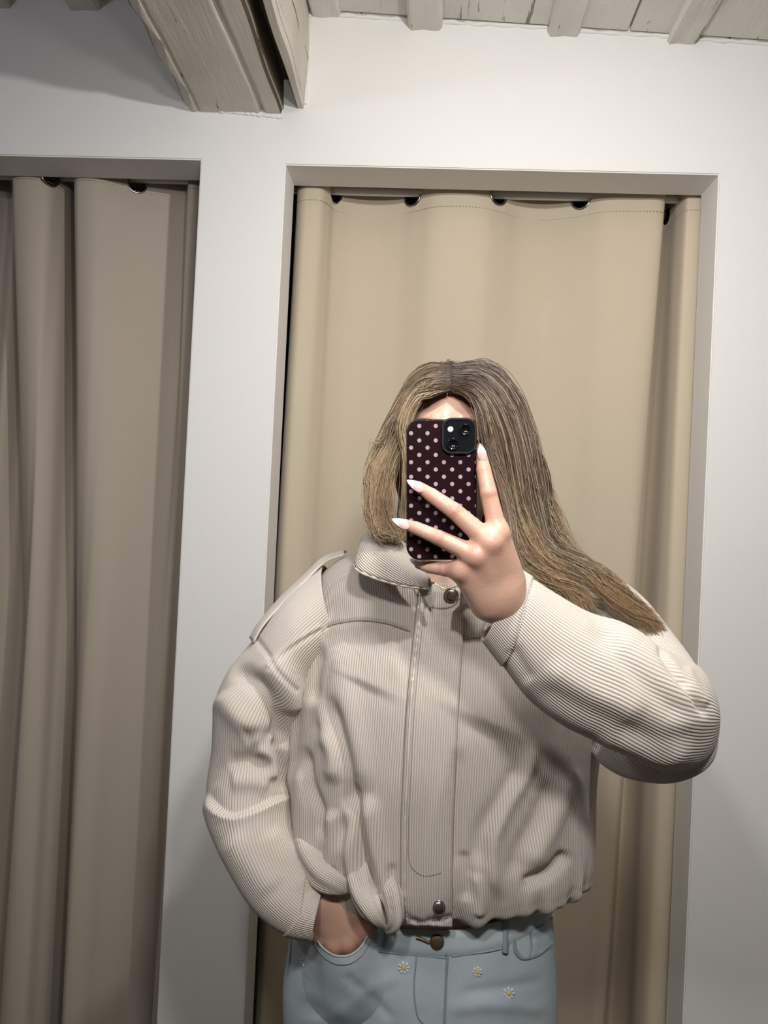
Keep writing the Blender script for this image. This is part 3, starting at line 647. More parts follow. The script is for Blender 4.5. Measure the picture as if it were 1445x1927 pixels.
flush = np.zeros((len(Vb), 3))
for n_, (pp, rr) in FING.items():
    for k_, (rad_, st) in enumerate(((.011, .55), (.0085, .55), (.006, .3), (.006, .35))): flush[:, 0] = np.maximum(flush[:, 0], st * np.exp(-(((Vb - P(*pp[k_]) - np.array([0, -.006, 0])) ** 2).sum(1)) / rad_ ** 2))
for pp, rr in PF: flush[:, 0] = np.maximum(flush[:, 0], .5 * np.exp(-(((Vb - P(*pp[0])) ** 2).sum(1)) / .016 ** 2))
body = pobj('body', Vb, Fb, 'skin', colr=flush)
for s in (-1, 1):
    c = HC + np.array([s * .030, -.0665, .006]); bm = bmesh.new(); bmesh.ops.create_uvsphere(bm, u_segments=20, v_segments=12, radius=.0110); bmesh.ops.translate(bm, verts=bm.verts, vec=Vector(c - PO)); bm_obj('eye', bm, 'eye_white', body, True)
    bm = bmesh.new(); bmesh.ops.create_uvsphere(bm, u_segments=16, v_segments=10, radius=.0050); bmesh.ops.scale(bm, verts=bm.verts, vec=(1, .35, 1)); bmesh.ops.translate(bm, verts=bm.verts, vec=Vector(c - PO + np.array([0, -.0099, .0005]))); bm_obj('iris', bm, 'iris', body, True)
for s in (-1, 1):
    lid = [HC + np.array([s * x, yy, zz]) for x, yy, zz in ((.017, -.0735, .006), (.023, -.0790, .0115), (.030, -.0800, .0130), (.037, -.0775, .0110), (.043, -.0710, .006))]
    low = [HC + np.array([s * x, yy, zz]) for x, yy, zz in ((.017, -.0735, .005), (.024, -.0775, .0005), (.031, -.0780, -.0008), (.038, -.0750, .0015), (.043, -.0710, .005))]
    V, f = tube(catmull(np.array(lid), 24), .0030, 10); pobj('eyelid', V, f, 'skin', body)
    V, f = tube(catmull(np.array(low), 24), .0022, 10); pobj('eyelid', V, f, 'skin', body)
    br = [HC + np.array([s * x, yy, zz]) for x, yy, zz in ((.014, -.0845, .0190), (.024, -.0830, .0225), (.036, -.0760, .0235), (.047, -.0650, .0190))]
    V, f = tube(catmull(np.array(br), 24), np.linspace(.0030, .0012, 24), 8); pobj('eyebrow', V, f, 'brow', body)
V, f = join_parts([tube(catmull(np.array([HC + np.array(p) for p in q]), 14), np.sin(np.linspace(.35, 2.8, 14)) * r, 8) for q, r in (
    (((-.022, -.080, -.057), (-.008, -.087, -.0535), (0, -.087, -.0545), (.008, -.087, -.0535), (.022, -.080, -.057)), .0042), (((-.020, -.080, -.058), (0, -.0865, -.0645), (.020, -.080, -.058)), .0055))])
pobj('lips', V, f, 'lip', body)
# long almond nails with white tips
def nail(base, tip, up, w, name='fingernail'):
    base, tip, up = np.asarray(base), np.asarray(tip), nz(up); ax = tip - base; L = np.linalg.norm(ax); ax /= L; up = nz(up - ax * (up @ ax)); sd = np.cross(ax, up)
    n, m = 15, 22; s = np.linspace(-1, 1, n); t = np.linspace(0, 1, m)
    hw = w * np.where(t < .32, np.sqrt(np.clip(1 - ((.32 - t) / .37) ** 2, 0, 1)), np.clip(1 - (np.clip(t - .32, 0, 1) / .69) ** 1.7, 0, 1) ** .78)
    G = base + t[None, :, None] * L * ax + s[:, None, None] * hw[None, :, None] * sd + ((-.45 * w * s[:, None] ** 2 * (hw[None] / w)) + .0016 * np.sin(math.pi * np.clip(t, 0, 1))[None])[..., None] * up
    UV = np.stack([np.broadcast_to(s[:, None], (n, m)), np.broadcast_to(t[None], (n, m))], -1)
    o = pobj(name, G, grid_faces(n, m), 'nail_polish', body, uv=UV); sdm = o.modifiers.new('thickness', 'SOLIDIFY'); sdm.thickness = .0007; sdm.offset = -1
toc = np.array([0, -1, 0])
nail(P(910, 867, .8050), P(903, 835, .8070), toc + np.array([.05, 0, 0]), .0049)
nail(P(798, 921.5, .8020), P(765.5, 903.5, .8045), toc + np.array([.1, 0, .35]), .0056)
nail(P(770.5, 990.5, .8015), P(737.5, 976.5, .8045), toc + np.array([.1, 0, .35]), .0054)
nail(P(797, 1063, .8325), P(769, 1051.5, .8385), toc + np.array([0, 0, .5]), .0046)

# ---------------- necklace
npts = [P(775, 1035, 1.06), P(783, 1055, 1.02), P(800, 1080, .998), P(815, 1096, .990), P(840, 1108, .988), P(868, 1098, .990), P(895, 1060, 1.02)]
np_ = catmull(np.array(npts), 60); 
V, f = tube(np_, .0007, 6); nk = pobj('necklace', V, f, 'gold')
bm = bmesh.new(); bmesh.ops.create_uvsphere(bm, u_segments=12, v_segments=8, radius=.0022); bmesh.ops.translate(bm, verts=bm.verts, vec=Vector(P(815, 1096, .988) - PO)); bm_obj('bead', bm, 'gold', nk, True)

# ---------------- jeans
jrows = [(572, 1690, 1030, 1683, 1.13, .100, .10), (553, 1735, 1040, 1733, 1.13, .103, .105), (540, 1800, 1045, 1800, 1.13, .107, .112), (534, 1860, 1047, 1860, 1.13, .108, .12), (537, 1927, 1048, 1930, 1.13, .106, .118), (546, 2000, 1046, 2000, 1.13, .098, .11), (560, 2070, 1040, 2070, 1.13, .085, .10)]
jf = [([(760, 1830), (700, 1860), (640, 1905), (560, 1930)], 14, 2.5, 'r'), ([(830, 1900), (930, 1890), (1040, 1900)], 16, 3, 'r'), ([(860, 1870), (940, 1860), (1030, 1845)], 12, -2, 'r'),
      ([(560, 1855), (620, 1890), (680, 1925)], 16, 3.0, 'r'), ([(640, 1830), (700, 1880), (740, 1925)], 9, -3, 'r'),
      ([(842, 1790), (838, 1850), (836, 1927)], 5, 2.2, 's'), ([(783, 1800), (778, 1860), (790, 1927)], 4, -1.6, 'r')]
GJ, UVJ = pairs_loft(jrows, 130, 260, 2.25, jf)
jeans = loft_obj('jeans', GJ - PO, UVJ, 'denim', person)
def depth_map(G):
    "frontmost depth of a garment as a function of pixel position"
    G = G[:G.shape[0] // 2 + 1]; q = PX(G).reshape(-1, 2); y = G[..., 1].reshape(-1); gx = np.floor(q[:, 0] / 3).astype(int); gy = np.floor(q[:, 1] / 3).astype(int)
    ok = (gx >= 0) & (gx < 490) & (gy >= 0) & (gy < 700); D = np.full((490, 700), np.inf); np.minimum.at(D, (gx[ok], gy[ok]), y[ok])
    for _ in range(8):
        bad = ~np.isfinite(D)
        S = np.zeros_like(D); C = np.zeros_like(D)
        for dx, dy in ((1, 0), (-1, 0), (0, 1), (0, -1)):
            R_ = np.roll(D, (dx, dy), (0, 1)); k = np.isfinite(R_); S[k] += R_[k]; C[k] += 1
        D[bad & (C > 0)] = (S / np.maximum(C, 1))[bad & (C > 0)]
    D[~np.isfinite(D)] = 1.13
    for _ in range(2): D = (D + .5 * (np.roll(D, 1, 0) + np.roll(D, -1, 0) + np.roll(D, 1, 1) + np.roll(D, -1, 1))) / 3
    def f(px, py):
        x = np.clip(np.asarray(px, float) / 3 - .5, 0, 488.9); y_ = np.clip(np.asarray(py, float) / 3 - .5, 0, 698.9); i, j = np.floor(x).astype(int), np.floor(y_).astype(int); u, v = x - i, y_ - j
        return D[i, j] * (1 - u) * (1 - v) + D[i + 1, j] * u * (1 - v) + D[i, j + 1] * (1 - u) * v + D[i + 1, j + 1] * u * v
    return f
dJ = depth_map(GJ)
def on(dm, pts, lift): return np.array([P(x, y, float(dm(x, y)) - lift) for x, y in pts])
def strip(dm, left, right, lift, n=40, w=9, edge=.0, crown=0.0):
    "sheet between two pixel polylines lying on a garment, its rims turned down to it"
    A, B = catmull(np.array(left, float), n), catmull(np.array(right, float), n); s = np.linspace(0, 1, w)
    Q = A[None] * (1 - s)[:, None, None] + B[None] * s[:, None, None]; G = np.zeros((w, n, 3))
    for i in range(w):
        for j in range(n):
            e = min(s[i], 1 - s[i]) * 2; l = lift * (1 if 0 < i < w - 1 else .1) + crown * math.sin(math.pi * s[i]); G[i, j] = P(Q[i, j, 0], Q[i, j, 1], float(dm(*Q[i, j])) - l)
    d = np.linalg.norm(np.diff(G[:, n // 2], axis=0), axis=1); U = np.r_[0, np.cumsum(d)]; dv = np.linalg.norm(np.diff(G[w // 2], axis=0), axis=1); Vv = np.r_[0, np.cumsum(dv)]
    return G, np.stack(np.meshgrid(U, Vv, indexing='ij'), -1)
def strip_obj(name, dm, left, right, lift, m, parent, **k):
    G, UV = strip(dm, left, right, lift, **k); return pobj(name, G, grid_faces(*G.shape[:2]), m, parent, uv=UV)
# waistband, loops, button, fly, pockets
strip_obj('waistband', dJ, [(600, 1712), (690, 1738), (850, 1750), (950, 1728), (1025, 1690)], [(600, 1756), (690, 1784), (845, 1800), (945, 1782), (1036, 1735)], .0035, 'denim', jeans, n=90, w=7)
strip_obj('belt_loop', dJ, [(714, 1735), (708, 1778)], [(733, 1738), (724, 1782)], .0075, 'denim_seam', jeans, n=12, w=5)
strip_obj('belt_loop', dJ, [(944, 1725), (944, 1792)], [(960, 1722), (957, 1795)], .0075, 'denim_seam', jeans, n=12, w=5)
def disc(c, nrm, r, h, m, name, parent, ns=28, dome=True, sx=1.0):
    nrm = nz(nrm); a = nz(np.cross(nrm, [0, 0, 1])); b = np.cross(nrm, a); prof = [(1, 0), (1, .35), (.93, .62), (.75, .85), (.45, .97), (.0, 1.0)] if dome else [(1, 0), (1, .8), (.9, 1), (0.0, 1)]
    th = np.linspace(0, 2 * math.pi, ns, endpoint=False); G = np.array([[c + r * p * (math.cos(t) * a * sx + math.sin(t) * b) + nrm * h * q for p, q in prof] for t in th])
    return pobj(name, G, grid_faces(ns, len(prof), True), m, parent)
jb = P(822, 1772, float(dJ(822, 1772)) - .004); disc(jb, (0, -1, .15), .0095, .004, 'button_bronze', 'button', jeans)
V, f = tube(on(dJ, [(783, 1764), (795, 1768), (808, 1774)], .0042), .0022, 8); pobj('buttonhole', V, f, 'button_bronze', jeans)
for pts, r in (([(842, 1800), (839, 1850), (836, 1925)], .0016), ([(846, 1752), (848, 1775), (838, 1797)], .0016), ([(784, 1795), (779, 1850), (783, 1900), (800, 1930)], .0010), ([(600, 1758), (690, 1786), (840, 1803)], .0011), ([(850, 1800), (945, 1784), (1036, 1737)], .0011), ([(549, 1760), (545, 1810), (537, 1850)], .0014), ([(1041, 1800), (1043, 1860), (1044, 1925)], .0014)):
    V, f = tube(catmull(on(dJ, pts, .0008 if r < .0015 else .0015), 40), r, 8); pobj('seam', V, f, 'denim_seam', jeans)
# pocket the hand rests in: denim front pushed out over the fingers
def pocket_front():
    top = catmull(np.array([(565, 1726), (586, 1752), (606, 1782), (630, 1798), (652, 1799), (676, 1785), (692, 1760), (700, 1738)], float), 60); n, m = 60, 30
    G = np.zeros((n, m, 3)); s = np.linspace(0, 1, n)
    bot = np.stack([560 + s * 180, 1880 + 60 * np.sin(math.pi * s)], -1)
    for i in range(n):
        for j in range(m):
            t = j / (m - 1); q = top[i] * (1 - t) + bot[i] * t
            b = math.sin(math.pi * min(1, max(0, s[i]))) ** .7 * (1 - t ** 1.3) ** .8
            lf = -.0030 + .0405 * b * np.clip(1.15 - abs(s[i] - .5) * .9, 0, 1); yj = float(dJ(*q)); G[i, j] = P(q[0], q[1], yj - lf)
    o = pobj('pocket', G, grid_faces(n, m), 'denim', jeans); k = o.modifiers.new('thickness', 'SOLIDIFY'); k.thickness = .0016; k.offset = 1
    V, f = tube(G[:, 0], .0014, 8); pobj('pocket_hem', V, f, 'denim', jeans)
    V, f = tube(G[:, 3] + np.array([0, -.0012, 0]), .0006, 6); pobj('seam', V, f, 'denim_seam', jeans)
pocket_front()
strip_obj('pocket', dJ, [(964, 1768), (968, 1795), (984, 1808), (1014, 1800), (1040, 1780)], [(970, 1765), (975, 1790), (988, 1800), (1013, 1793), (1040, 1772)], .003, 'denim_seam', jeans, n=50, w=5)
strip_obj('coin_pocket', dJ, [(998, 1755), (1000, 1782), (996, 1800)], [(1040, 1728), (1042, 1760), (1043, 1782)], .0022, 'denim', jeans, n=16, w=9)
V, f = tube(catmull(on(dJ, [(1040, 1727), (1015, 1745), (999, 1757), (1001, 1778), (996, 1800)], .003), 30), .0010, 8); pobj('seam', V, f, 'denim_seam', jeans)
def daisy(px, py, r, parent, rot=0.0, lift=None, yv=None):
    y = (float(dJ(px, py)) - .0016) if yv is None else yv; c = P(px, py, y); a = Rw @ np.array([1, 0, 0]); b = Rw @ np.array([0, -1, 0]); parts = []
    for k in range(8):
        t = rot + k * math.pi / 4; d = math.cos(t) * a + math.sin(t) * b; n_ = -math.sin(t) * a + math.cos(t) * b
        w = [(.25, 0), (.5, .16), (.8, .2), (1, .08)]
        loop = [c + r * (p * d + q * n_) for p, q in w] + [c + r * (p * d - q * n_) for p, q in w[::-1]]
        loop = np.array(loop); loop[:, 1] -= .0006 * np.array([0, 1, 1, 0, 0, 1, 1, 0])
        parts.append((loop, np.array([[0, 1, 6, 7], [1, 2, 5, 6], [2, 3, 4, 5]])))
    V, f = join_parts(parts); o = pobj('daisy', V, f, 'daisy_white', parent, smooth=False)
    disc(c + np.array([0, -.0004, 0]), (0, -1, 0), r * .34, .001, 'daisy_yellow', 'daisy_centre', parent, 14)
for px, py, r, yv in ((575, 1808, .0085, None), (760, 1821, .0085, None), (898, 1829, .007, None), (957, 1869, .0085, None)): daisy(px, py, r, jeans, random.random(), yv=yv)
# trouser legs and shoes below the picture
for s, xx in ((-1, float(P(715, 1900, 1.13)[0])), (1, float(P(880, 1900, 1.13)[0]))):
    pts = catmull(np.array([(xx, 1.13, .78), (xx + s * .012, 1.125, .5), (xx + s * .02, 1.135, .06)]), 30); V, f = tube(pts, np.linspace(.098, .075, 30), 28); o = pobj('trouser_leg', V, f, 'denim', jeans)
    def shoe(Q, x=xx + s * .02): return np.maximum(smin(sd_cap(Q, (x, 1.16, .045), (x, 1.0, .03), .045, .04), sd_cap(Q, (x, 1.15, .09), (x, 1.14, .05), .042, .045), .03), .002 - Q[..., 2])
    V, f = sdf_mesh(shoe, (xx + s * .02 - .07, .93, -.01), (xx + s * .02 + .07, 1.23, .15), .006); pobj('shoe', V, f, 'shoe_leather')

# ---------------- jacket
TF = [([(560, 1250), (558, 1330), (555, 1400), (553, 1500)], 16, 10, 's'),
      ([(606, 1205), (588, 1290), (594, 1345), (606, 1400)], 13, -9, 'r'),
      ([(650, 1190), (640, 1260), (650, 1330), (668, 1420), (676, 1500)], 26, 8, 'r'),
      ([(622, 1300), (636, 1360), (650, 1415), (660, 1470), (652, 1540), (641, 1610)], 14, -13, 'r'),
      ([(584, 1300), (606, 1370), (628, 1420), (622, 1480)], 15, 10, 'r'),
      ([(572, 1400), (586, 1480), (604, 1530), (608, 1590)], 10, -9, 'r'),
      ([(566, 1430), (568, 1520), (575, 1600), (600, 1650)], 18, 9, 'r'),
      ([(622, 1520), (625, 1590), (618, 1640)], 13, 10, 'r'),
      ([(664, 1470), (678, 1560), (688, 1640), (700, 1690)], 9, -13, 'r'),
      ([(688, 1490), (706, 1590), (724, 1660), (736, 1725)], 15, 13, 'r'),
      ([(650, 1500), (656, 1570), (664, 1640), (680, 1700)], 11, 13, 'r'),
      ([(735, 1620), (742, 1680), (745, 1730)], 7, -7, 'r'),
      ([(600, 1184), (640, 1172), (690, 1168), (730, 1174), (772, 1188)], 4.5, -2.6, 'l'), ([(600, 1179), (640, 1167), (690, 1163), (730, 1169), (772, 1183)], 4, 1.6, 'l'),
      ([(868, 1202), (905, 1198), (980, 1192)], 4.5, -2.4, 'l'),
      ([(900, 1380), (930, 1330), (990, 1290), (1050, 1280)], 70, 8, 'r'), ([(690, 1300), (720, 1250), (760, 1240)], 50, 6, 'r'),
      ([(1010, 1390), (985, 1460), (945, 1530), (925, 1590), (928, 1650), (945, 1700)], 15, 12, 'r'),
      ([(985, 1430), (950, 1500), (908, 1570), (900, 1640)], 18, -9, 'r'),
      ([(1040, 1460), (1010, 1540), (978, 1600), (962, 1660)], 16, -7, 'r'),
      ([(1075, 1440), (1050, 1520), (1020, 1590), (990, 1640)], 20, 9, 'r'),
      ([(1070, 1600), (1040, 1638), (1008, 1655), (978, 1668)], 12, -12, 'r'),
      ([(870, 1600), (880, 1660), (876, 1700)], 10, -7, 'r'), ([(890, 1640), (905, 1690), (900, 1730)], 10, 7, 'r'), ([(862, 1400), (862, 1500), (858, 1640)], 12, -5, 'r')]
trow = [(760, 1028, 922, 1032, 1.115, .070, .062), (700, 1036, 985, 1046, 1.12, .085, .08), (640, 1052, 1055, 1066, 1.125, .098, .09), (603, 1085, 1100, 1098, 1.13, .112, .10), (582, 1130, 1125, 1140, 1.13, .124, .11), (568, 1200, 1136, 1200, 1.13, .138, .12),
        (558, 1300, 1134, 1300, 1.13, .152, .125), (554, 1400, 1124, 1400, 1.13, .150, .125), (553, 1480, 1117, 1480, 1.13, .145, .12), (556, 1550, 1116, 1550, 1.13, .142, .12), (563, 1600, 1114, 1600, 1.13, .139, .12), (578, 1640, 1110, 1622, 1.13, .134, .118), (596, 1664, 1104, 1640, 1.13, .127, .112), (622, 1670, 1075, 1650, 1.13, .113, .105), (640, 1666, 1040, 1652, 1.13, .108, .102)]
def torso_extra(G, Nn):
    nu, nv = G.shape[:2]; v = np.linspace(0, 1, nv)[None]; fr = np.clip((1.12 - G[..., 1]) / .1, 0, 1)
    q = PX(G)
    G = G.copy(); G[..., 2] -= .062 * sm(.26, .0, v) * fr ** 1.2                 # the neckline dips at the front
    # gathered, uneven lower edge
    ang = np.linspace(0, 2 * math.pi, nu, endpoint=False)[:, None]; w = sm(.80, .97, v)
    G[..., 2] += w * .004 * np.sin(ang * 19 + 1.3) * np.sin(ang * 7) ; G = G + Nn * (w * .0035 * (np.sin(ang * 23) + .6 * np.sin(ang * 37 + 2)))[..., None]
    return G
GT, UVT = pairs_loft(trow, 230, 420, 2.35, TF, extra=torso_extra)
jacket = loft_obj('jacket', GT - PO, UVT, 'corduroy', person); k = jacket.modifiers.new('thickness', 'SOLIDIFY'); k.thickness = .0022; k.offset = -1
dT = depth_map(GT)
# bunched twist of cloth at the drawcord end
def lump(name, ctrl, rad, m, parent, folds=0.0, ns=40, n=60, ph=0.0):
    pts = catmull(np.array([P(*c) for c in ctrl]), n); r = catmull(np.stack([np.linspace(0, 1, len(rad)), np.zeros(len(rad)), rad], -1), n)[:, 2]
    V, f = tube(pts, r, ns); G = V.reshape(ns, n, 3); d = G - pts[None]; th = np.linspace(0, 2 * math.pi, ns, endpoint=False)[:, None]; t = np.linspace(0, 1, n)[None]
    G = pts[None] + d * (1 + folds * np.sin(3 * th + 4 * t + ph) + folds * .6 * np.sin(5 * th - 6 * t))[..., None]
    UV = np.stack([np.broadcast_to(th * np.max(r), (ns, n)), np.broadcast_to(t * np.linalg.norm(pts[-1] - pts[0]), (ns, n))], -1)
    return loft_obj(name, G - PO, UV, m, parent)
lump('hem_gather', [(660, 1580, 1.060), (672, 1640, 1.014), (686, 1690, .988), (704, 1722, .977), (726, 1748, .987)], np.array([.008, .016, .017, .014, .004]), 'corduroy', jacket, .14)
lump('hem_gather', [(718, 1610, 1.050), (731, 1665, 1.000), (742, 1700, .980), (745, 1728, .975), (728, 1752, .986)], np.array([.006, .014, .015, .013, .004]), 'corduroy', jacket, .14, ph=2)
lump('hem_gather', [(574, 1550, 1.100), (588, 1612, 1.038), (610, 1646, 1.014), (640, 1664, 1.005), (668, 1676, 1.013)], np.array([.010, .020, .020, .016, .005]), 'corduroy', jacket, .12, ph=1)
# placket with its concealed edge, stitched curve and snaps
PLl = [(786, 1112), (779, 1180), (770, 1260), (762, 1360), (757, 1460), (753, 1560), (753, 1650), (757, 1741)]
PLr = [(868, 1112), (873, 1180), (868, 1260), (862, 1360), (858, 1460), (854, 1560), (852, 1650), (852, 1745)]
pl = strip_obj('placket', dT, PLl, PLr, .0052, 'corduroy', jacket, n=200, w=30, crown=.002)
k = pl.modifiers.new('thickness', 'SOLIDIFY'); k.thickness = .002; k.offset = 1
def stitches(name, dm, pts, lift, step, parent, m='thread_light', r=.00045, ln=.55):
    c = catmull(np.array(pts, float), 200); W3 = on(dm, c, lift); s = np.r_[0, np.cumsum(np.linalg.norm(np.diff(W3, axis=0), axis=1))]; parts = []
    for a in np.arange(0, s[-1] - step, step):
        q = np.stack([np.interp([a, a + step * ln], s, W3[:, i]) for i in range(3)], -1); parts.append(tube(q, r, 5))
    V, f = join_parts(parts); o = pobj(name, V, f, m, parent); o['kind'] = 'stuff'
stitches('stitching', dT, [(x + 16, y) for x, y in PLl[:6]] + [(775, 1632), (800, 1648), (838, 1640)], .0085, .0042, pl, m='seam_thread', r=.0004)
V, f = tube(catmull(on(dT, [(x + 9, y + (0 if y < 1700 else -4)) for x, y in PLl], .0072), 160), .0013 * (1 + .25 * np.sin(np.arange(160) * .9)), 8); pobj('seam', V, f, 'jacket_plain', pl)
for (x, y, sx) in ((849, 1121, 1.0), (826, 1708, .8)):
    sn = disc(P(x, y, float(dT(x, y)) - .0088), (0.1, -1, .12), .0086, .0042, 'snap_metal', 'snap_button', jacket, 32, sx=sx)
    V, f = tube([P(x, y, float(dT(x, y)) - .0088) + .0088 * (np.array([math.cos(t) * sx, 0, math.sin(t)])) for t in np.linspace(0, 2 * math.pi, 28, endpoint=False)], .0011, 8, True); pobj('snap_rim', V, f, 'snap_metal', sn)
# collar
CP = [((812, 1100, .982), (806, 1107, .972)), ((796, 1072, .985), (762, 1103, .966)), ((776, 1040, .992), (715, 1091, .972)), ((752, 1014, 1.012), (673, 1073, .985)), ((735, 1003, 1.05), (672, 1048, 1.035)), ((745, 992, 1.11), (688, 1030, 1.12)), ((785, 985, 1.16), (760, 1018, 1.20)), ((840, 985, 1.175), (840, 1018, 1.23)), ((895, 988, 1.16), (925, 1022, 1.20)),
      ((938, 998, 1.11), (1000, 1040, 1.12)), ((948, 1010, 1.05), (1012, 1062, 1.035)), ((930, 1025, 1.012), (1000, 1088, .985)), ((905, 1052, .992), (955, 1100, .970)), ((884, 1082, .985), (905, 1110, .966)), ((868, 1102, .982), (872, 1110, .972))]
def collar():
    n, w = 160, 16
    A = catmull(np.array([P(*c[0]) for c in CP]), n); B = catmull(np.array([P(*c[1]) for c in CP]), n); s = np.linspace(0, 1, w)
    G = A[None] * (1 - s)[:, None, None] + B[None] * s[:, None, None]
    out = nz(np.array([0, -1, .8])); cx = A.mean(0)
    rad = G - cx; rad[..., 2] = 0; rad /= np.linalg.norm(rad, axis=-1, keepdims=True) + 1e-9
    G = G + (np.sin(math.pi * s) * .012)[:, None, None] * (rad + np.array([0, 0, .9]))
    # inner stand of the collar
    st = np.linspace(0, 1, 6)[1:]; S = A[None] + st[:, None, None] * (np.array([0, 0, -.035]) - .004 * rad[:1]); G = np.concatenate([S[::-1], G])
    dv = np.linalg.norm(np.diff(B, axis=0), axis=1); U = np.r_[0, np.cumsum(dv)]; dw = np.linalg.norm(np.diff(G[:, 20], axis=0), axis=1); Vv = np.r_[0, np.cumsum(dw)]
    UV = np.stack([np.broadcast_to(U[None], G.shape[:2]), np.broadcast_to(Vv[:, None], G.shape[:2]) + .25 * np.broadcast_to(U[None], G.shape[:2])], -1)
    o = pobj('collar', G, grid_faces(*G.shape[:2]), 'corduroy_cross', jacket, uv=UV); k = o.modifiers.new('thickness', 'SOLIDIFY'); k.thickness = .003; k.offset = 0
    # thick puckered rim
    ed = np.concatenate([G[-1]]); q = np.arange(n); V, f = tube(catmull(ed, 420), .0019 * (1 + .15 * np.sin(np.arange(420) * .9)), 8); pobj('collar_hem', V, f, 'jacket_plain', o)
collar()
for dm, pts, par in ((dT, [(606, 1182), (640, 1172), (690, 1168), (730, 1174), (772, 1188)], jacket), (dT, [(870, 1203), (905, 1199), (975, 1193)], jacket)):
    V, f = tube(catmull(on(dm, pts, .0004), 60), .0009, 6); pobj('seam', V, f, 'seam_thread', par)
# sleeves
LS = [(608, 1064, 650, 1215, 1.125, .085, .07), (545, 1116, 606, 1262, 1.122, .096, .08), (484, 1196, 582, 1322, 1.12, .096, .085), (434, 1257, 568, 1370, 1.12, .092, .085), (411, 1308, 561, 1412, 1.12, .086, .085), (403, 1400, 556, 1450, 1.12, .08, .085), (393, 1485, 553, 1490, 1.11, .080, .085), (399, 1535, 556, 1530, 1.10, .082, .085), (438, 1624, 570, 1580, 1.08, .080, .08), (480, 1694, 590, 1618, 1.06, .070, .07), (535, 1742, 603, 1645, 1.045, .058, .06), (591, 1757, 608, 1664, 1.035, .048, .05)]
LF = [([(432, 1262), (478, 1284), (515, 1335), (540, 1415)], 17, -17, 'r'), ([(505, 1235), (540, 1290), (553, 1350)], 24, 9, 'r'),
      ([(415, 1300), (440, 1335), (475, 1370), (505, 1395)], 24, 11, 'r'),
      ([(455, 1384), (490, 1378), (522, 1392)], 15, -7, 'r'), ([(516, 1390), (530, 1440), (543, 1490)], 11, -12, 'r'), ([(478, 1405), (505, 1420), (520, 1470)], 14, 7, 'r'),
      ([(425, 1436), (470, 1430), (520, 1444)], 15, -5, 'r'), ([(430, 1470), (470, 1470), (510, 1480)], 20, 6, 'r'),
      ([(388, 1488), (410, 1522), (440, 1536), (480, 1523), (520, 1503), (556, 1494)], 26, 12, 's'),
      ([(560, 1540), (572, 1600), (592, 1655)], 9, -8, 'r'), ([(430, 1570), (470, 1620), (520, 1680)], 26, 5, 'r'), ([(500, 1560), (545, 1620), (580, 1680)], 20, 5, 'r'),
      ([(480, 1200), (506, 1235), (530, 1270), (556, 1300)], 5, -2.6, 'l'), ([(505, 1262), (540, 1226), (575, 1202), (606, 1184)], 4.5, -2.4, 'l'), ([(503, 1256), (538, 1220), (573, 1196), (604, 1178)], 4, 1.8, 'l')]
GL, UVL = pairs_loft(LS, 220, 200, 2.05, LF)
UVL[..., 0] = UVL[..., 0] / np.maximum(1e-6, np.abs(UVL[..., 0]).max(0, keepdims=True)) * .27
sl = loft_obj('sleeve', GL - PO, UVL, 'corduroy', jacket); k = sl.modifiers.new('thickness', 'SOLIDIFY'); k.thickness = .0022; k.offset = -1
RS = [(963, 1063, 908, 1203, .864, .037, .037), (1000, 1087, 945, 1252, .869, .043, .043), (1050, 1119, 995, 1317, .879, .052, .05), (1105, 1150, 1055, 1362, .89, .060, .055), (1165, 1172, 1115, 1391, .90, .066, .06), (1222, 1208, 1180, 1420, .91, .068, .062), (1275, 1234, 1250, 1445, .925, .066, .062), (1314, 1254, 1298, 1440, .94, .055, .06), (1336, 1292, 1330, 1412, .95, .035, .05), (1345, 1338, 1343, 1374, .957, .012, .02), (1346, 1352, 1346, 1358, .96, .003, .004)]
RF = [([(1225, 1205), (1262, 1265), (1300, 1320), (1330, 1352)], 7, -6, 'r'), ([(1150, 1180), (1220, 1260), (1280, 1320), (1335, 1390)], 34, 5, 'r'), ([(1110, 1392), (1170, 1405), (1250, 1435), (1310, 1410)], 14, 3, 'r'), ([(1150, 1375), (1230, 1395), (1320, 1380)], 20, -3, 'r'), ([(1110, 1160), (1180, 1250), (1262, 1330), (1300, 1360)], 18, -5, 'r'), ([(1120, 1150), (1200, 1190), (1240, 1240), (1290, 1310), (1318, 1345)], 20, 6, 'r'), ([(990, 1290), (1060, 1320), (1150, 1360), (1250, 1400)], 26, -5, 'r'),
      ([(1230, 1220), (1252, 1262), (1290, 1300)], 9, -4, 'r'), ([(1290, 1250), (1305, 1290), (1330, 1330)], 10, 3, 'r'), ([(960, 1215), (985, 1260), (1000, 1285)], 12, -4, 'r'),
      ([(1020, 1250), (1120, 1310), (1220, 1350)], 30, 4, 'r'), ([(1004, 1088), (992, 1130), (975, 1190), (966, 1222)], 4, -2.2, 'l')]
GR, UVR = pairs_loft(RS, 200, 220, 2.1, RF)
UVR[..., 0] = UVR[..., 0] / np.maximum(1e-6, np.abs(UVR[..., 0]).max(0, keepdims=True)) * .235
sr = loft_obj('sleeve', GR - PO, UVR, 'corduroy', jacket); k = sr.modifiers.new('thickness', 'SOLIDIFY'); k.thickness = .0024; k.offset = -1
US = [(1085, 1062, 1010, 1270, 1.115, .085, .08), (1150, 1082, 1070, 1330, 1.105, .092, .08), (1205, 1120, 1100, 1385, 1.08, .090, .08), (1255, 1180, 1112, 1415, 1.045, .085, .08), (1303, 1245, 1135, 1440, 1.012, .075, .08), (1332, 1300, 1175, 1460, .99, .066, .075), (1342, 1350, 1235, 1468, .978, .056, .07), (1338, 1400, 1290, 1450, .97, .036, .05), (1328, 1420, 1315, 1432, .967, .012, .02)]
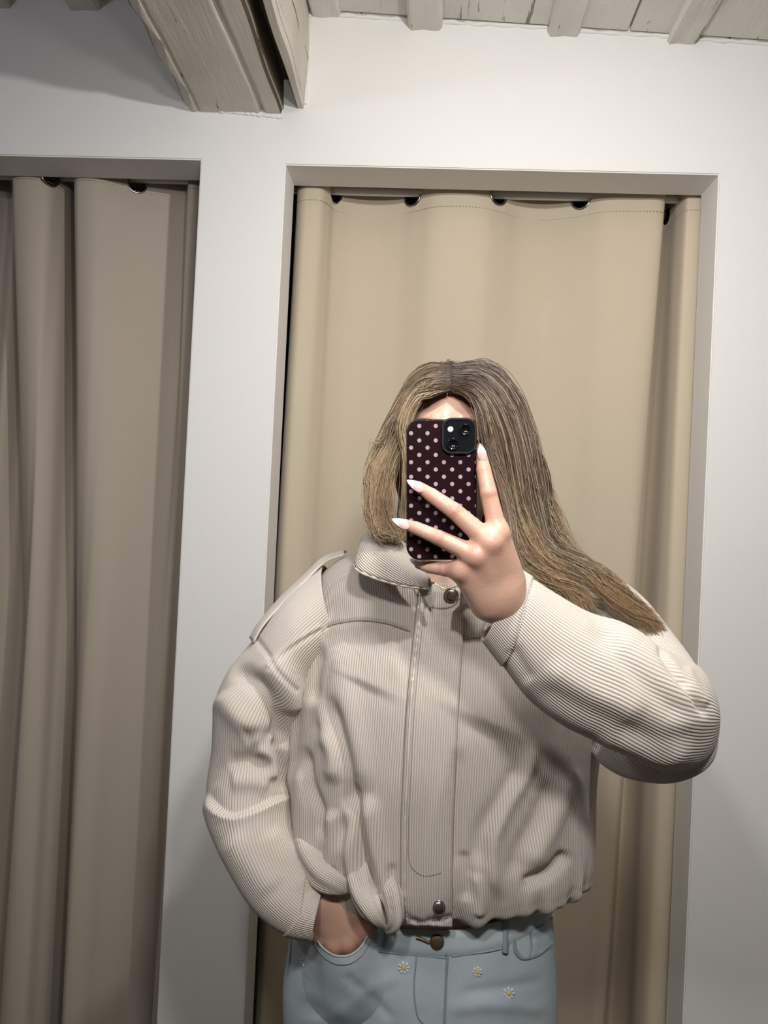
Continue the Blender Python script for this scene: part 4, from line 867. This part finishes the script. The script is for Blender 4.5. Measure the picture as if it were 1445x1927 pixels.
UF = [([(1150, 1400), (1200, 1440), (1260, 1455)], 10, -5, 'r'), ([(1140, 1090), (1170, 1110), (1200, 1150)], 12, -7, 'r'), ([(1120, 1095), (1140, 1140), (1130, 1180)], 10, 7, 'r'), ([(1095, 1100), (1100, 1140)], 8, -8, 'r'), ([(1170, 1100), (1195, 1130), (1210, 1160)], 9, 6, 'r')]
GU, UVU = pairs_loft(US, 140, 180, 2.05, UF)
UVU[..., 0] = UVU[..., 0] / np.maximum(1e-6, np.abs(UVU[..., 0]).max(0, keepdims=True)) * .25
loft_obj('upper_sleeve', GU - PO, UVU, 'corduroy', jacket)
dR = depth_map(GR); dL = depth_map(GL)
stitches('stitching', dR, [(1002, 1092), (996, 1120), (984, 1160), (970, 1205)], .0012, .0042, sr, r=.0006)
stitches('stitching', dL, [(560, 1742), (568, 1700), (575, 1650)], .0012, .0042, sl, r=.0005, m='thread')
def cuff(name, G, UV, n, parent, lift):
    Nn = grid_normals(G, True); mid = G.mean(0, keepdims=True); Nn = Nn if ((G - mid) * Nn).sum() > 0 else -Nn
    g = G[:, n] + Nn[:, n] * lift; u = UV[:, n].copy(); o = loft_obj(name, g - PO, u, 'corduroy', parent); k = o.modifiers.new('thickness', 'SOLIDIFY'); k.thickness = .0030; k.offset = -.6; return o
cuff('cuff', GR, UVR, slice(0, 18), sr, .0014)
cuff('cuff', GL, UVL, slice(204, 220), sl, .0014)
# loose shoulder flap standing off the shoulder seam
def flap():
    A = [(648, 1044, 1.11), (612, 1058, 1.10), (573, 1095, 1.09), (528, 1140, 1.08), (487, 1190, 1.07), (477, 1210, 1.07)]
    B = [(652, 1038, 1.14), (614, 1048, 1.14), (571, 1086, 1.135), (524, 1130, 1.13), (480, 1184, 1.125), (471, 1202, 1.11)]
    n, w = 60, 12; a = catmull(np.array([P(*p) for p in A]), n); b = catmull(np.array([P(*p) for p in B]), n); s = np.linspace(0, 1, w)
    G = a[None] * (1 - s)[:, None, None] + b[None] * s[:, None, None] + (np.sin(math.pi * s) * .004)[:, None, None] * np.array([-.5, 0, .8])
    U = np.r_[0, np.cumsum(np.linalg.norm(np.diff(a, axis=0), axis=1))]; UV = np.stack([np.broadcast_to((s * .06)[:, None], (w, n)), np.broadcast_to(U[None], (w, n))], -1)
    o = pobj('shoulder_flap', G, grid_faces(w, n), 'corduroy', jacket, uv=UV); k = o.modifiers.new('thickness', 'SOLIDIFY'); k.thickness = .003; k.offset = 0
flap()

# ---------------- hair
def hair_sdf(Q):
    o = lambda x, y, z: HC + np.array([x, y, z])
    d = sd_ell(Q, o(.006, .022, .020), (.083, .096, .092))
    d = smin(d, sd_cap(Q, o(.012, .055, .0), o(.012, .075, -.16), .078, .070), .05)
    cut = smin(sd_ell(Q, o(-.004, -.088, -.028), (.066, .078, .100)), sd_ell(Q, o(0, -.06, -.10), (.062, .09, .085)), .02)
    return -smin(-d, cut, .012)
Vh, Fh = sdf_mesh(hair_sdf, HC + np.array([-.13, -.12, -.27]), HC + np.array([.14, .17, .13]), .004)
Q4 = Vh; tri = np.concatenate([Fh[:, [0, 1, 2]], Fh[:, [0, 2, 3]]])
ROOT = np.array([.062, .042, .028]); MID = np.array([.118, .077, .046]); BLD = np.array([.40, .275, .155]); LGT = np.array([.57, .44, .295])
colm = np.tile(ROOT * .8, (len(Vh), 1))
HV, HF, HCOL = [Vh], [tri], [colm]; hoff = len(Vh)
def strands(guides, count, spread, length=(0.8, 1.0), seg=26, wave=.004, rad=.00042, light=0.35, clump=0, tips=1.0, endspread=1.0, bias=None):
    """guides ordered side by side; every strand blends two neighbours, keeps its own offset, thins to its tip"""
    global hoff
    GG = [catmull(np.array([P(*p) for p in g]), seg) for g in guides]; k = len(GG)
    cl = rng.uniform(0, 1, (max(clump, 1), 1)); clo = rng.normal(0, 1, (max(clump, 1), 3))
    for i in range(count):
        a = rng.uniform(0, k - 1) if bias is None else bias(rng)
        if clump:
            c = rng.integers(clump); a = np.clip(cl[c, 0] * (k - 1) + rng.normal(0, .09), 0, k - 1.0001); base = clo[c] * .55
        else: base = 0
        j = min(int(a), max(k - 2, 0)); u = a - j
        C = GG[j] * (1 - u) + GG[min(j + 1, k - 1)] * u if k > 1 else GG[0].copy()
        t = np.linspace(0, 1, seg); L = rng.uniform(*length)
        C = np.stack([np.interp(t * L, t, C[:, q]) for q in range(3)], -1)
        o = (rng.normal(0, .6, 3) + base) * spread; prof = (.25 + .75 * sm(0, .45, t)) * (1 + (endspread - 1) * sm(.6, 1, t))
        C = C + o[None] * prof[:, None]
        ph = rng.uniform(0, 6.28); C = C + (wave * sm(.35, 1, t) * np.sin(t * 13 + ph * .12 + (base[0] * 3 if clump else ph * .3)))[:, None] * np.array([1, .4, .25])
        C = C + np.cumsum(rng.normal(0, .00022, C.shape), 0)
        r = rad * (1 - .55 * sm(.75, 1, t)) * rng.uniform(.7, 1.3)
        V, f = tube(C, r, 3); HV.append(V); q = np.concatenate([f[:, [0, 1, 2]], f[:, [0, 2, 3]]]); HF.append(q + hoff); hoff += len(V)
        hl = rng.random(); 
        tone = ROOT[None] * (1 - sm(.02, .4, t))[:, None] + MID[None] * sm(.02, .4, t)[:, None]
        e = sm(.5, .95, t)[:, None] * tips; tone = tone * (1 - e) + BLD[None] * e
        if hl < light: m_ = (sm(.02, .45, t) * rng.uniform(.15, .7))[:, None]; tone = tone * (1 - m_) + LGT[None] * m_
        tone = tone * rng.uniform(.72, 1.2); HCOL.append(np.tile(tone, (3, 1)))
R1 = [(850, 734, .992), (884, 745, .980), (908, 776, .972), (917, 850, .975), (922, 920, .982), (940, 990, .980), (962, 1050, .972), (990, 1085, .972), (1030, 1112, .980), (1070, 1135, .985), (1100, 1155, .985)]
R2 = [(852, 725, .992), (893, 738, .982), (922, 795, .978), (942, 865, .982), (955, 935, .985), (970, 1000, .982), (990, 1050, .976), (1025, 1078, .976), (1065, 1098, .982), (1092, 1122, .985), (1106, 1152, .985)]
R3 = [(853, 705, 1.015), (908, 718, 1.012), (952, 785, 1.004), (974, 865, 1.004), (986, 945, 1.004), (1002, 1010, 1.0), (1040, 1052, .992), (1100, 1082, .988), (1150, 1118, .992), (1195, 1160, 1.0), (1228, 1182, 1.004), (1240, 1212, 1.006)]
R4 = [(853, 690, 1.06), (920, 698, 1.062), (980, 775, 1.052), (1006, 865, 1.045), (1014, 945, 1.04), (1028, 1005, 1.03), (1066, 1042, 1.02), (1118, 1072, 1.005), (1165, 1112, 1.0), (1210, 1150, 1.005), (1243, 1172, 1.01), (1254, 1210, 1.012)]
R5 = [(853, 688, 1.10), (925, 696, 1.115), (985, 775, 1.115), (1010, 865, 1.11), (1016, 945, 1.11), (1026, 1010, 1.11), (1045, 1070, 1.13), (1070, 1110, 1.18)]
strands([R5, R4], 700, .008, wave=.004, light=.2, length=(.55, .75))
strands([R1, R2], 1500, .0046, wave=.009, light=.42, clump=22)
strands([R2, R3], 900, .005, wave=.004, light=.34, clump=16, length=(.5, .66))
strands([R3, R4], 2100, .0048, wave=.011, light=.36, clump=22, length=(.8, 1.0), endspread=.6)
strands([R1, R2, R3, R4], 900, .006, wave=.004, light=.4, length=(.45, .62))
strands([R1, R2], 420, .003, wave=.003, light=.9, clump=8)
strands([[(905, 790, .968), (925, 860, .968), (948, 930, .970), (958, 985, .966), (966, 1030, .962), (985, 1068, .962), (1015, 1100, .968)]], 260, .0045, wave=.004, light=1.0)
strands([R3, R4], 200, .006, wave=.010, light=.5, clump=7, endspread=1.2)
L1 = [(846, 734, .992), (808, 739, .982), (772, 760, .972), (757, 810, .972), (768, 890, .978), (763, 950, .980), (757, 1000, .975), (748, 1020, .972)]
L2 = [(847, 722, .994), (800, 738, .982), (768, 785, .978), (750, 845, .980), (734, 890, .982), (722, 940, .984), (728, 985, .980), (750, 1012, .974)]
L3 = [(846, 705, 1.015), (792, 722, 1.012), (752, 785, 1.004), (730, 845, .998), (712, 895, .994), (707, 945, .99), (718, 988, .984), (744, 1014, .976)]
L4 = [(845, 690, 1.06), (796, 706, 1.06), (748, 780, 1.045), (718, 850, 1.025), (699, 905, 1.008), (701, 955, .998), (713, 998, .988), (738, 1018, .978)]
L5 = [(845, 688, 1.10), (790, 704, 1.115), (748, 780, 1.11), (730, 850, 1.10), (722, 920, 1.09), (716, 990, 1.08), (706, 1030, 1.07)]
strands([L5, L4], 500, .007, wave=.004, light=.2)
strands([L2, L3, L4], 1900, .0045, wave=.006, light=.4, clump=26)
strands([L1, L2], 260, .004, wave=.003, light=.4, length=(.5, .7))
strands([L1], 420, .0045, wave=.003, light=.55)
B1 = [(846, 690, 1.10), (846, 700, 1.15), (790, 780, 1.18), (765, 900, 1.17), (755, 1010, 1.19), (740, 1080, 1.27)]
B2 = [(846, 690, 1.10), (848, 695, 1.16), (850, 780, 1.19), (850, 900, 1.185), (850, 1010, 1.21), (850, 1090, 1.28)]
B3 = [(848, 690, 1.10), (850, 700, 1.15), (920, 780, 1.18), (965, 900, 1.17), (985, 1010, 1.19), (1010, 1090, 1.27)]
strands([B1, B2, B3], 1100, .010, wave=.004, light=.3)
# shorter strands laid along the scalp from the parting
S1 = [(852, 726, .992), (884, 730, .990), (912, 753, .988), (934, 820, .99)]; S2 = [(852, 700, 1.03), (895, 702, 1.03), (940, 735, 1.03), (975, 800, 1.03)]; S3 = [(852, 686, 1.08), (900, 684, 1.09), (950, 715, 1.09), (990, 790, 1.09)]
strands([S1, S2, S3], 900, .003, wave=.001, light=.3, tips=.15)
T1 = [(847, 726, .992), (812, 729, .990), (776, 745, .988), (750, 800, .99)]; T2 = [(847, 700, 1.03), (810, 704, 1.03), (775, 735, 1.03), (745, 800, 1.03)]; T3 = [(847, 686, 1.08), (805, 690, 1.09), (770, 718, 1.09), (738, 790, 1.09)]
strands([T1, T2, T3], 700, .003, wave=.001, light=.3, tips=.15)
strands([[(990, 900, 1.0), (1024, 925, 1.0), (1040, 950, 1.0), (1035, 970, 1.0), (1042, 995, 1.0)]], 3, .001, wave=0, length=(1, 1))
strands([[(760, 760, 1.0), (722, 830, 1.0), (697, 880, 1.0), (692, 930, 1.0)], [(1000, 830, 1.05), (1028, 900, 1.05), (1036, 970, 1.05), (1060, 1020, 1.05)]], 60, .006, wave=.004, bias=lambda r: r.integers(2) * .9999)
hv = np.concatenate(HV); hf = np.concatenate(HF); hc = np.concatenate(HCOL)
pobj('hair', hv, hf, 'hair_strand', colr=hc)

# ------------------------------------------------------------------ phone
def rrect(w, h, r, n=10):
    pts = []
    for cx, cz, a0 in ((w / 2 - r, h / 2 - r, 0), (-w / 2 + r, h / 2 - r, 90), (-w / 2 + r, -h / 2 + r, 180), (w / 2 - r, -h / 2 + r, 270)):
        for k in range(n + 1): a = math.radians(a0 + 90 * k / n); pts.append((cx + r * math.cos(a), cz + r * math.sin(a)))
    return np.array(pts)
PHC = P(830.5, 921.5, .8255); phone = empty('phone', PHC - np.array([0, 0, 0]))
phone.matrix_world = Matrix(((_right[0], _fwd[0], _up[0], PHC[0]), (_right[1], _fwd[1], _up[1], PHC[1]), (_right[2], _fwd[2], _up[2], PHC[2]), (0, 0, 0, 1)))
tag(phone, 'phone in a dark maroon polka dot case with black rim held over the face', 'phone')
def slab(name, w, h, r, ys, m, parent, insets, cx=0, cz=0, uvs=None):
    rings = [np.stack([rrect(w - 2 * i, h - 2 * i, max(r - i, .0005))[:, 0] + cx, np.full(44, yy), rrect(w - 2 * i, h - 2 * i, max(r - i, .0005))[:, 1] + cz], -1) for yy, i in zip(ys, insets)]
    G = np.stack(rings, 1); nu, nv = G.shape[:2]; me = bpy.data.meshes.new(name); V = G.reshape(-1, 3)
    fs = [tuple(q) for q in grid_faces(nu, nv, True)] + [tuple(i * nv for i in range(nu)), tuple(i * nv + nv - 1 for i in range(nu))[::-1]]
    me.from_pydata(V.tolist(), [], fs); bm = bmesh.new(); bm.from_mesh(me); bmesh.ops.recalc_face_normals(bm, faces=bm.faces); bm.to_mesh(me); bm.free()
    if uvs:
        l = me.uv_layers.new(name='UVMap')
        for lp in me.loops: c = me.vertices[lp.vertex_index].co; l.data[lp.index].uv = ((c.x - uvs[0]) / uvs[2], (c.z - uvs[1]) / uvs[3])
    me.materials.append(MAT[m]); return link(bpy.data.objects.new(name, me), parent)
s_ = .8255 / F
PW, PHh = 131.5 * s_, 263 * s_
def phx(px, py): return ((px - 830.5) * s_, -(py - 921.5) * s_)
d0 = phx(788.5, 803.0)          # centre of one printed dot
slab('case', PW, PHh, .0140, (-.0062, -.0052, -.0030, .0048, .0060), 'case_black', phone, (.0014, .0003, 0, 0, .0010))
ux, uz = 30.6 * s_, 27.05 * s_
slab('back_panel', PW - .0030, PHh - .0030, .0126, (-.0064, -.0062, -.005), 'dotted_back', phone, (.0003, 0, 0), uvs=(d0[0] - ux / 2, d0[1] - uz / 2, ux, uz))
slab('screen', PW - .006, PHh - .006, .0115, (.0058, .0063), 'lens_glass', phone, (0, .0003))
cx, cz = phx(862, 822)
cb = slab('camera_bump', 65.5 * s_, 68 * s_, .0108, (-.0066, -.0098, -.0104, -.0104, -.0092), 'case_black', phone, (0, .0002, .0008, .0022, .0026), cx, cz)
slab('camera_window', 58 * s_, 60 * s_, .0090, (-.0080, -.0096), 'camera_glass', cb, (0, .0003), cx, cz)
def ring_lens(px, py, r):
    x, z = phx(px, py); prof = [(r, -.0090), (r, -.0112), (r * .92, -.0116), (r * .84, -.0113), (r * .8, -.0106), (0.0001, -.0106)]; th = np.linspace(0, 2 * math.pi, 32, endpoint=False)
    G = np.array([[(x + p * math.cos(t), q, z + p * math.sin(t)) for p, q in prof] for t in th]); mesh_obj('lens', G.reshape(-1, 3), grid_faces(32, len(prof), True), 'lens_glass', cb)
ring_lens(873, 811, .0062); ring_lens(850, 838, .0062)
x, z = phx(846, 810); th = np.linspace(0, 2 * math.pi, 24, endpoint=False); prof = [(.0030, -.0094), (.0030, -.0101), (.0024, -.0104), (.0001, -.0105)]
G = np.array([[(x + p * math.cos(t), q, z + p * math.sin(t)) for p, q in prof] for t in th]); mesh_obj('flash', G.reshape(-1, 3), grid_faces(24, 4, True), 'flash', cb)
